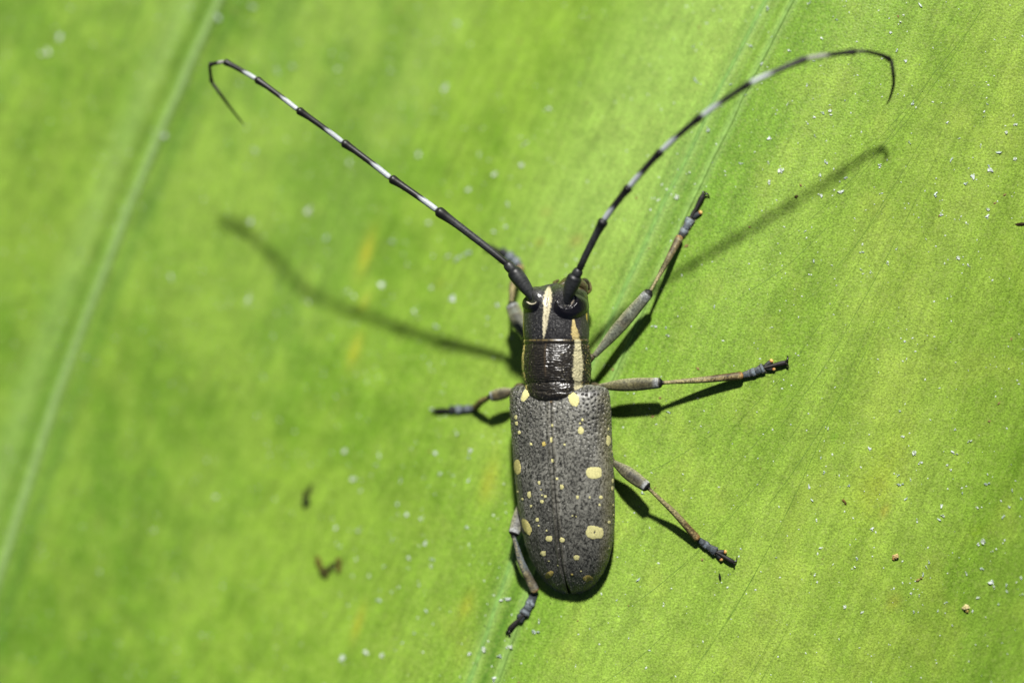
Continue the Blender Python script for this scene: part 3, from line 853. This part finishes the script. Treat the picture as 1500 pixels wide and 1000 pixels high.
Cc = lerp(np.broadcast_to(alb(24, 23, 24), W.shape + (3,)), alb(112, 111, 110), 0.6 * sstep(0.45, 1.0, vnoise(phd / 1.2, yl / 1.2, 113)) + 0.12)
Cc = lerp(Cc, alb(92, 92, 88), 0.6 * gb(790, 431, 10, 9) * vnoise(phd / 1.2, yl / 1.2, 115) * 1.6)
Cc = lerp(Cc, alb(88, 84, 80), np.clip(0.55 * gb(850, 478, 9, 14) * vnoise(phd / 1.2, yl / 1.2, 117) * 1.7, 0, 1))
nz = (vnoise(phd / 1.3, yl / 1.3, 119) - 0.5)
# cream stripe down the middle with a dark slit
hwid = np.interp(hyy, [420, 428, 442, 455, 470, 485, 494], [2.0, 5.6, 6.8, 5.4, 4.0, 2.6, 0.8])
m = sstep(-0.05, 0.25, 1 - np.abs(hx - xm) / hwid + 0.5 * nz) * fr * sstep(416, 424, hyy)
Cc = lerp(Cc, CREAM, m)
Cc = lerp(Cc, JET, 0.95 * np.exp(-((hx - xm) / (0.4 + 1.1 * np.exp(-((hyy - 446) / 5) ** 2))) ** 2) * fr * sstep(424, 440, hyy) * (1 - sstep(455, 480, hyy)))
# yellow stripe behind the large eye
sxx = np.interp(hyy, [462, 480, 500], [839.5, 841, 844.5])
m = sstep(-0.05, 0.3, 1 - np.abs(hx - sxx) / np.interp(hyy, [462, 475, 484, 492, 500], [1.5, 2.6, 5.2, 6.4, 5.0]) + 0.5 * nz) * fr * sstep(461, 465, hyy)
Cc = lerp(Cc, alb(242, 220, 148), m)
# yellow cheeks
m = sstep(-0.05, 0.3, 1 - np.abs((phd - np.interp(yl, [430, 450, 470], [94, 88, 92])) / np.interp(yl, [432, 446, 470], [5, 7, 2.0])) + 0.5 * nz) * sstep(430, 438, yl) * (1 - sstep(466, 474, yl))
Cc = lerp(Cc, alb(244, 214, 96), m)
m = sstep(-0.05, 0.3, 1 - np.abs((phd + 62) / 6.5) + 0.6 * nz) * sstep(455, 470, yl)
Cc = lerp(Cc, alb(206, 178, 92), 0.85 * m)
Cc = lerp(Cc, alb(120, 104, 70), 0.7 * sstep(100, 130, np.abs(phd)))
Cc = lerp(Cc, alb(176, 140, 70), 0.5 * np.exp(-((yl - 419) / 4) ** 2) * sstep(20, 60, phd))
wd = (rng.random(W.shape) > 0.996); Cc[wd] = alb(210, 205, 185)
head = link("head", make_mesh("head", Pg.reshape(-1, 3) - ROOT_B, grid_faces(NYH, NTH, True), Cc.reshape(-1, 3), M_CUT), beetle)

HF = grid_faces(NYH, NTH, True)
def head_patch(name, fval, height, colr, mat):
    ins = (fval > 0) & (N[..., 2] > -0.15)
    fi = HF[ins.ravel()[HF].sum(1) >= 3]
    ids, inv = np.unique(fi, return_inverse=True)
    fv = np.clip(fval.ravel()[ids], 0, 1)
    vv = Pg.reshape(-1, 3)[ids] + N.reshape(-1, 3)[ids] * (0.25 + height * sstep(0, 0.75, fv))[:, None]
    link(name, make_mesh(name, vv - ROOT_B, inv.reshape(fi.shape), colr, mat), head)
def ell(cx_, cy_, rx, ry, rot=0):
    c_, s_ = cos(radians(rot)), sin(radians(rot)); dx = hx - cx_; dy = hyy - cy_
    return ((dx * c_ + dy * s_) / rx) ** 2 + ((-dx * s_ + dy * c_) / ry) ** 2
head_patch("eye", np.minimum(1 - ell(837, 449, 26.5, 19, -8), ell(829, 438, 12, 11, 0) - 1), 5.0, alb(20, 18, 24), M_EYE)
head_patch("eye", np.minimum(1 - ell(777, 445, 13.5, 13, 0), ell(780, 437, 8.5, 8, 0) - 1), 3.6, alb(18, 17, 22), M_EYE)
head_patch("socket_rim", np.minimum(np.minimum(1 - ell(829.5, 438.5, 13, 12), ell(829, 438, 9.5, 9) - 1), (hx - 836) / 3), 3.2, alb(176, 166, 150), M_HAIRPATCH)
head_patch("socket_rim", np.minimum(np.minimum(1 - ell(777, 442, 9.2, 9), ell(780, 437, 7.2, 7) - 1), (hyy - 440) / 3), 1.2, alb(212, 204, 176), M_HAIRPATCH)


def limb(name, pts, parent, colf, mat, n=14, step=1.2, up=(0, 0, 1), noise=0.0, seed=0):
    """pts rows: x, y, z, radius across, radius in height (world px units)"""
    s = spline(pts, step)
    v, f, t_, a_ = tube(s[:, :3], s[:, 3], s[:, 4], n=n, up=up)
    c_ = colf(t_, a_)
    if noise: c_ = c_ * (1 + noise * (np.random.default_rng(seed).random(len(v)) * 2 - 1))[:, None]
    return link(name, make_mesh(name, v - ROOT_B, f, np.clip(c_, 0, 1), mat), parent)


def const(c_): return lambda t_, a_: np.tile(np.asarray(c_, float), (len(t_), 1))


def pt(px, py, z, rw, rh=None):
    return [*P(px, py, z), rw, rw if rh is None else rh]


# mouthparts at the front of the head
limb("clypeus", [pt(818, 419, 2, 4, 8), pt(834, 414, -8, 8, 12), pt(852, 417, -12, 7, 12), pt(858, 428, -14, 4, 9)], head, const(alb(84, 78, 46)), M_CUT, seed=3)
limb("mandible", [pt(846, 420, -18, 7, 8), pt(857, 413, -26, 6, 7), pt(862, 424, -24, 3, 4)], head, const(alb(54, 48, 32)), M_CUT)
limb("mandible", [pt(824, 418, -18, 6, 8), pt(830, 411, -28, 5, 6), pt(842, 412, -28, 2.5, 3)], head, const(alb(60, 48, 24)), M_CUT)
limb("palp", [pt(858, 430, -22, 3.4), pt(864, 424, -28, 3.2), pt(863, 414, -34, 2.6)], head, const(alb(112, 98, 56)), M_CUT)
limb("palp", [pt(815, 417, -20, 2.6), pt(812, 414, -26, 2.6), pt(818, 411, -32, 2.2)], head, const(alb(96, 86, 54)), M_CUT)


# ---- antennae
def shadow_z(px, py, sy):
    """height of an antenna joint from where its shadow falls straight down the leaf"""
    return float(on_leaf(px, sy)[2]) + (sy - py) / SHADOW_K


def antenna(socket, scape_end, pedicel_end, joints, shadow_y, zbase, rads, seed, thick=1.0):
    a_ = empty("antenna", beetle)
    zs = [zbase, zbase + 4, zbase + 4]
    pts = [socket, scape_end, pedicel_end] + joints
    zj = []
    for (px, py), sy in zip(joints, shadow_y):
        zj.append(shadow_z(px, py, sy) if sy is not None else None)
    return a_, pts, zj


def band(white_share, c_dark, c_white, grey=0.0):
    def fn(t_, a_):
        k = 1 - sstep(white_share - 0.09, white_share + 0.05, t_ + 0.05 * np.sin(3 * a_))
        k = k * sstep(0.0, 0.03, t_) if white_share > 0 else k * 0
        c_ = lerp(np.tile(c_dark, (len(t_), 1)), c_white, k * 0.96)
        if grey: c_ = lerp(c_, alb(84, 86, 86), grey * sstep(0.05, 0.3, t_) * (1 - sstep(0.78, 0.9, t_)) * np.random.default_rng(3).random(len(t_)))
        return c_
    return fn


def build_antenna(socket, P3, rads, seed, white_from=3):
    """P3: world points (px units) of the joints, socket first; 11 segments"""
    ant = empty("antenna", beetle)
    names = ["scape", "pedicel"] + ["flagellum_segment"] * 9
    roots = []; dirs = []
    for k in range(11):
        p0, p1 = np.array(P3[k]), np.array(P3[k + 1])
        rr = rads[k]; T = p1 - p0; L_ = np.linalg.norm(T); T = T / L_
        side = np.cross(T, [0, 0, 1]); side /= np.linalg.norm(side) + 1e-9
        bow = side * L_ * 0.012 * (1 if seed == 1 else -1)
        if seed == 2 and k in (9, 10): bow = -side * L_ * (0.07 if k == 9 else 0.10)
        if k == 0:
            prof = [(-.08, .66), (.10, .68), (.3, .84), (.6, 1.0), (.86, 1.02), (.97, .9), (1.02, .7)]
        elif k == 1:
            prof = [(-.25, .8), (.1, 1.0), (.6, 1.04), (.95, .95), (1.15, .75)]
        elif k == 10:
            prof = [(0, .8), (.08, 1.0), (.5, .8), (.85, .55), (1, .22)]
        else:
            prof = [(0, .62), (.06, .74), (.3, .78), (.7, .84), (.86, 1.0), (.94, 1.16), (.98, 1.08), (1, .7)]
        rows = [[*(p0 + (p1 - p0) * t_ + bow * 4 * t_ * (1 - t_)), rr * q, rr * q] for t_, q in prof]
        if k < 2: cf = band(0, alb(34, 36, 37), CREAM, 0.75)
        elif k == 2: cf = band(0, alb(30, 30, 30), CREAM, 0.95)
        elif k <= 7: cf = band(0.37 if k > 3 else 0.36, alb(24, 21, 19), alb(214, 222, 226), 0.25)
        elif k == 8: cf = band(0.42, alb(22, 20, 18), alb(186, 186, 176))
        else: cf = band(0.25, alb(28, 26, 22), alb(96, 96, 86))
        limb(names[k], rows, ant, cf, M_ANT, n=16, step=0.8, noise=0.12, seed=seed * 50 + k)
        if 2 <= k <= 4:
            r = np.random.default_rng(seed * 90 + k)
            for _ in range(46 if k == 2 else 18):
                t_ = r.uniform(0.03, 0.95); roots.append(p0 + (p1 - p0) * t_ + bow * 4 * t_ * (1 - t_) + side * rr * 0.6 * (1 if seed == 1 else 1) * r.choice([-1, 1], p=[.8, .2] if seed == 1 else [.2, .8]))
                sgn = np.sign((roots[-1] - (p0 + (p1 - p0) * t_)) @ side)
                dirs.append(side * sgn * 0.9 + T * 0.8 + np.array([0, 0, r.uniform(-.3, .3)]))
    hairs("bristles", roots, dirs, 5.0, 0.28, JET, ant, seed + 5)
    # bristles sit on the antenna and belong to it
    return ant


LJ = [(640, 308), (572, 261), (502, 208.5), (436, 161), (375, 116), (329, 90.5), (307, 95), (310, 120), (358.5, 184)]
LS = [502, 482, 457, 430, 365, 322, 318, None, None]
z0 = 28.0
LP = [P(779, 434, 14), P(751, 396, 11), P(743, 387, 10)]
for (px, py), sy in zip(LJ, LS):
    LP.append(P(px, py, shadow_z(px, py, sy)) if sy else None)
LP[-2] = P(310, 120, LP[-3][2] - 14); LP[-1] = P(358.5, 184, LP[-2][2] - 34)
RADL = [11.0, 7.6, 6.8, 6.0, 5.6, 5.2, 4.9, 4.6, 3.5, 3.0, 2.6]
build_antenna(None, LP, RADL, 1)

RJ = [(885, 322), (922, 273.5), (969, 221), (1028, 170), (1099, 122), (1181, 86), (1253, 76), (1304.6, 88), (1299, 153)]
RS = [None, None, 412, 374, 332, 282, 238, 209, None]
RP = [P(830, 438, z0 + 8), P(843, 404, z0 + 22), P(848, 396, z0 + 26)]
for (px, py), sy in zip(RJ, RS):
    RP.append(P(px, py, shadow_z(px, py, sy)) if sy else None)
RP[3] = P(885, 322, z0 + 28 + 34); RP[4] = P(922, 273.5, 0.5 * (RP[3][2] + RP[5][2]))
RP[-1] = P(1299, 153, RP[-2][2] - 40)
RADR = [11.0, 7.4, 6.6, 5.9, 5.5, 5.2, 5.0, 4.8, 4.2, 3.6, 3.0]
build_antenna(None, RP, RADR, 2)

# ---- legs
C_FEM = alb(114, 120, 104); C_MARG = alb(182, 182, 140); C_DKFEM = alb(58, 56, 44); C_BLUE = alb(122, 138, 150); C_BLUEHI = alb(166, 182, 196)
C_TIB = alb(150, 142, 100); C_BRN = alb(88, 70, 40); ORANGE = alb(232, 158, 64)


def leg(base, fem0, knee, tib_end, tars, hk, fem_r, tib_r, fem_col, tib_col, tars_col, lobes, claws, seed, zb, fem_flat=0.7, tib_mid=None):
    """All points are photograph pixels; heights come from the leaf below. tars: end points of tarsal segments 1, 2 and the claw segment."""
    lg = empty("leg", beetle)
    kz = float(on_leaf(*knee)[2]) + hk
    tz = float(on_leaf(*tib_end)[2]) + 9
    K = P(*knee, kz); B = P(*base, zb); F0 = P(*fem0, 0.55 * zb + 0.45 * kz)
    # coxa
    d = (F0 - B)
    limb("coxa", [[*(B - d * 0.15), fem_r * .8, fem_r * .8], [*(B + d * 0.35), fem_r * .95, fem_r * .9], [*(B + d * 0.9), fem_r * .45, fem_r * .45]], lg, const(alb(96, 86, 62)), M_LEG, seed=seed)
    q = lambda t_: F0 + (K - F0) * t_
    rows = [[*q(0), fem_r * .42, fem_r * .4], [*q(.12), fem_r * .58, fem_r * .5], [*q(.35), fem_r * .92, fem_r * fem_flat], [*q(.6), fem_r, fem_r * fem_flat], [*q(.85), fem_r * .88, fem_r * fem_flat], [*q(.97), fem_r * .78, fem_r * .66], [*q(1.0), fem_r * .55, fem_r * .5]]
    fa, fb = fem_col
    def cf(t_, a_):
        n_ = np.random.default_rng(seed).random(len(t_))
        c_ = lerp(np.tile(fa, (len(t_), 1)), fb, sstep(0.35, 0.9, vnoise(t_ * 14, np.sin(a_) * 2 + seed, seed + 2)))
        c_ = lerp(c_, C_DKFEM, 0.7 * sstep(0.55, 0.75, vnoise(t_ * 7 + seed, np.sin(a_) * 1.3 + 5, seed + 7)) * np.clip(np.sin(a_), 0, 1))
        c_ = lerp(c_, C_MARG, 0.8 * np.abs(np.cos(a_)) ** 2.5)
        c_ = lerp(c_, alb(176, 180, 182), 0.7 * sstep(0.84, 0.93, t_) * (1 - sstep(0.955, 0.965, t_)))
        c_ = lerp(c_, JET, sstep(0.955, 0.975, t_))
        st_ = vnoise(t_ * 60, a_ * 2.2 + seed, seed + 12)
        return c_ * (0.55 + 0.4 * n_ + 0.5 * st_)[:, None]
    limb("femur", rows, lg, cf, M_LEG, n=20, seed=seed)
    dK = (K - F0) / np.linalg.norm(K - F0)
    E = P(*tib_end, tz)
    K2 = K + dK * fem_r * 0.1
    mid = 0.5 * (K2 + E) if tib_mid is None else P(*tib_mid, 0.5 * (kz + tz))
    ra, rb = tib_r
    rows = [[*K2, ra * .9, ra * .9], [*(K2 + (mid - K2) * .12), ra * .75, ra * .75], [*(K2 + (mid - K2) * .5), ra * .95, ra * .9], [*mid, 0.5 * (ra + rb), 0.45 * (ra + rb)], [*(mid + (E - mid) * .6), rb * .95, rb * .8], [*(mid + (E - mid) * .93), rb * 1.05, rb * .85], [*E, rb * .85, rb * .7]]
    ta, tb = tib_col
    def ct_(t_, a_):
        n_ = np.random.default_rng(seed + 1).random(len(t_))
        c_ = lerp(np.tile(ta, (len(t_), 1)), tb, sstep(0.45, 0.75, t_ + 0.25 * (vnoise(t_ * 9, np.sin(a_) + seed, seed + 4) - 0.5)))
        c_ = lerp(c_, alb(206, 190, 130), 0.5 * np.clip(np.cos(a_ - 1.2), 0, 1) ** 3 * (n_ > 0.3))
        c_ = lerp(c_, alb(190, 140, 76), 0.6 * sstep(0.95, 0.985, t_))
        c_ = lerp(c_, C_BRN * 0.6, 0.6 * sstep(0.55, 0.7, t_) * (1 - sstep(0.9, 0.95, t_)) * sstep(0.35, 0.6, vnoise(t_ * 11, np.sin(a_ + 1) * 2, seed + 8)))
        c_ = lerp(c_, JET, 1 - sstep(0.0, 0.035, t_))
        return c_ * (0.7 + 0.6 * n_)[:, None]
    tib = limb("tibia", rows, lg, ct_, M_LEG, n=16, seed=seed)
    # fine hair along the tibia
    r = np.random.default_rng(seed + 9); roots = []; dirs = []
    Td = (E - K2) / np.linalg.norm(E - K2); sd = np.cross(Td, [0, 0, 1]); sd /= np.linalg.norm(sd)
    for _ in range(70):
        t_ = r.uniform(.2, .98); s_ = r.choice([-1, 1])
        c0 = (K2 + (mid - K2) * t_ * 2) if t_ < .5 else (mid + (E - mid) * (t_ - .5) * 2)
        roots.append(c0 + sd * s_ * (ra + (rb - ra) * t_) * .8); dirs.append(sd * s_ * .5 + Td + np.array([0, 0, r.uniform(-.2, .5)]))
    hairs("bristles", roots, dirs, 3.6, 0.22, alb(196, 170, 110), lg, seed + 11)
    roots = []; dirs = []
    sf = np.cross(dK, [0, 0, 1]); sf /= np.linalg.norm(sf)
    for _ in range(110):
        t_ = r.uniform(.1, .95); s_ = r.choice([-1, 1])
        wr_ = fem_r * np.interp(t_, [0, .12, .35, .6, .85, 1], [.42, .58, .92, 1, .88, .7])
        roots.append(F0 + (K - F0) * t_ + sf * s_ * wr_ * .93); dirs.append(sf * s_ * .45 + dK + np.array([0, 0, r.uniform(-.3, .4)]))
    hairs("bristles", roots, dirs, 3.0, 0.22, alb(206, 196, 150), lg, seed + 13)
    # tarsus: flattened segments lying on the leaf
    prev = np.array(tib_end, float)
    tw = rb * 1.2
    for k, en in enumerate(tars[:2]):
        en = np.array(en, float)
        p0 = on_leaf(*prev, 5.2); p1 = on_leaf(*en, 4.6)
        w0, w1 = (tw * .62, tw * .95) if k == 0 else (tw * .72, tw * 1.08)
        rows = [[*p0, w0, w0 * .55], [*(p0 + (p1 - p0) * .5), .5 * (w0 + w1), .4 * w1], [*(p0 + (p1 - p0) * .88), w1, w1 * .45], [*(p1), w1 * .78, w1 * .36]]
        def cs_(t_, a_, k=k):
            n_ = np.random.default_rng(seed + 20 + k).random(len(t_))
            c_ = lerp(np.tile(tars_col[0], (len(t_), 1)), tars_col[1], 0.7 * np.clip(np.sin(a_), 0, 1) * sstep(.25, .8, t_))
            c_ = lerp(c_, alb(30, 34, 38), 0.75 * sstep(0.5, 0.75, vnoise(t_ * 5 + seed, np.sin(a_) * 2.5 + k, seed + 25)))
            return lerp(c_, JET, sstep(0.93, 0.98, t_)) * (0.6 + 0.8 * n_)[:, None]
        limb("tarsus_segment", rows, lg, cs_, M_LEG, n=16, step=.7)
        dT = (p1 - p0) / np.linalg.norm(p1 - p0); sT = np.cross(dT, [0, 0, 1]); sT /= np.linalg.norm(sT)
        rt_ = []; dr_ = []
        for _ in range(44):
            t_ = r.uniform(.15, 1.0); q_ = r.uniform(-1, 1); w_ = (w0 + (w1 - w0) * t_)
            rt_.append(p0 + (p1 - p0) * t_ + sT * q_ * w_ * .95 + np.array([0, 0, .4 * w_ * (1 - q_ * q_) ** .5])); dr_.append(dT + sT * q_ * .9 + np.array([0, 0, .25]))
        hairs("bristles", rt_, dr_, 3.8, 0.24, alb(170, 160, 130), lg, seed + 60 + k)
        prev = en
    # bilobed third segment, each lobe ending in an orange pad
    for k, (lx_, ly_, pad) in enumerate(lobes):
        p0 = on_leaf(*prev, 4.4); p1 = on_leaf(lx_, ly_, 3.6)
        rows = [[*p0, tw * .4, tw * .32], [*(p0 + (p1 - p0) * .4), tw * .52, tw * .36], [*(p0 + (p1 - p0) * .85), tw * .5, tw * .34], [*p1, tw * .36, tw * .26]]
        limb("tarsus_lobe", rows, lg, const(tars_col[2]), M_LEG, n=14, step=.7, noise=.4, seed=seed + 30 + k)
        if pad:
            d = (p1 - p0) / np.linalg.norm(p1 - p0)
            rows = [[*(p1 - d * tw * .2), tw * .30, tw * .26], [*(p1 + d * tw * .18), tw * .48, tw * .36], [*(p1 + d * tw * .45), tw * .36, tw * .26]]
            limb("tarsal_pad", rows, lg, lambda t_, a_: lerp(np.tile(alb(196, 116, 34), (len(t_), 1)), alb(248, 204, 120), sstep(.2, .8, t_)), M_PAD, n=14, step=.6, noise=.25, seed=seed + 40 + k)
    en = np.array(tars[2], float)
    p0 = on_leaf(*prev, 6.0); p1 = on_leaf(*en, 5.0)
    rows = [[*p0, tw * .26, tw * .28], [*(p0 + (p1 - p0) * .3), tw * .36, tw * .34], [*(p0 + (p1 - p0) * .8), tw * .56, tw * .42], [*p1, tw * .5, tw * .36]]
    limb("claw_segment", rows, lg, lambda t_, a_: lerp(np.tile(tars_col[3], (len(t_), 1)), alb(30, 26, 24), sstep(.3, .75, t_)), M_LEG, n=14, step=.7, noise=.35, seed=seed + 50)
    for (mx_, my_, ex_, ey_) in claws:
        rows = [[*p1, tw * .3, tw * .26], [*on_leaf(mx_, my_, 5.0), tw * .2, tw * .2], [*on_leaf(ex_, ey_, 1.2), .35, .35]]
        limb("claw", rows, lg, const(alb(28, 24, 20)), M_CUT, n=10, step=.6)
    return lg


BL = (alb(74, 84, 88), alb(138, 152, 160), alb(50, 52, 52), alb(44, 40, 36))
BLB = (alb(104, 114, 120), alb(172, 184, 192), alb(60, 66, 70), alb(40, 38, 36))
# front, by the stripe of the pronotum
leg((852, 530), (871, 521), (952, 427), (996, 347), [(1004, 335), (1012, 320), (1030, 286)], 38, 9.6, (3.2, 5.8), (C_FEM, alb(112, 110, 92)), (C_TIB, alb(120, 108, 78)), BLB,
    [(1019, 307, 0), (1025, 312, 1)], [(1036, 284, 1040, 290), (1030, 281, 1036, 283)], 401, -30, tib_mid=(978, 381))
# middle
leg((868, 570), (878, 566), (969, 560.5), (1087, 550), [(1107, 544), (1119, 538.5), (1150, 531)], 40, 9.6, (3.7, 5.8), (alb(118, 114, 76), alb(92, 88, 54)), (C_TIB, C_BRN), BL,
    [(1129, 529.5, 1), (1132, 540, 1)], [(1154, 525, 1153, 520), (1154, 535, 1155, 540)], 402, -30, tib_mid=(1030, 556))
# hind
leg((884, 668), (899, 677), (949, 714), (1022, 789), [(1037, 800), (1049, 808), (1074, 823)], 40, 9.8, (3.4, 5.4), (alb(100, 96, 74), C_DKFEM), (C_TIB, alb(126, 104, 64)), BL,
    [(1061, 808, 1), (1056, 818, 1)], [(1078, 821, 1080, 815), (1076, 827, 1075, 833)], 403, -24, tib_mid=(988, 751))
# far side: front, middle, hind
leg((778, 505), (769, 492), (749, 445), (763, 391), [(754, 380), (744, 373), (717, 362)], 52, 11.5, (4.6, 6.0), (C_FEM, alb(104, 96, 72)), (alb(112, 104, 72), alb(110, 92, 60)), BLB,
    [(735, 364, 0), (733, 371, 0)], [(712, 358, 707, 357), (712, 364, 708, 368)], 404, -58, tib_mid=(751, 418))
leg((764, 568), (752, 572), (718, 581), (696, 597), [(682, 599), (668, 599.5), (640, 601)], 44, 9.0, (4.6, 5.4), (alb(104, 92, 62), alb(84, 74, 52)), (alb(104, 84, 46), alb(96, 74, 40)), BLB,
    [(659, 595, 0), (659, 605, 0)], [(635, 599, 632, 602), (636, 604, 635, 609)], 405, -60, tib_mid=(705, 588))
leg((786, 712), (772, 724), (752, 783), (784, 866), [(775, 887), (767, 900), (746, 922)], 46, 10.0, (4.2, 6.6), (alb(138, 138, 132), alb(112, 112, 106)), (alb(112, 122, 126), alb(120, 118, 110)), BLB,
    [(762, 911, 0), (758, 903, 0)], [(742, 926, 742, 932), (746, 927, 748, 932)], 406, -64, tib_mid=(764, 824))

# fine golden hair fringing the pronotum and the shoulders
r = np.random.default_rng(77); roots = []; dirs = []
for _ in range(150):
    k = r.integers(0, 2)
    py_ = r.uniform(500, 574); ph = radians(r.uniform(66, 100)) * (-1 if k else 1)
    w_ = np.interp(py_, PY, PW) * sin(ph); d_ = np.interp(py_, PY, PD) * cos(ph)
    q = np.array([815.5 - 750, 500 - py_, -4.0]) + w_ * LAT + d_ * DOR
    roots.append(q); dirs.append(sin(ph) * LAT + cos(ph) * DOR + np.array([0, -0.9, 0]))
hairs("golden_hairs", roots, dirs, 4.2, 0.2, alb(226, 200, 120), pron, 78)
r = np.random.default_rng(79); roots = []; dirs = []
for _ in range(60):
    px_ = r.uniform(808, 862); q = P(px_, 417 + 0.004 * (px_ - 836) ** 2, r.uniform(-30, 6))
    roots.append(q); dirs.append(np.array([r.uniform(-.5, .5), 1.0, r.uniform(-.2, .6)]))
hairs("face_hairs", roots, dirs, 5.5, 0.2, alb(120, 100, 60), head, 80)
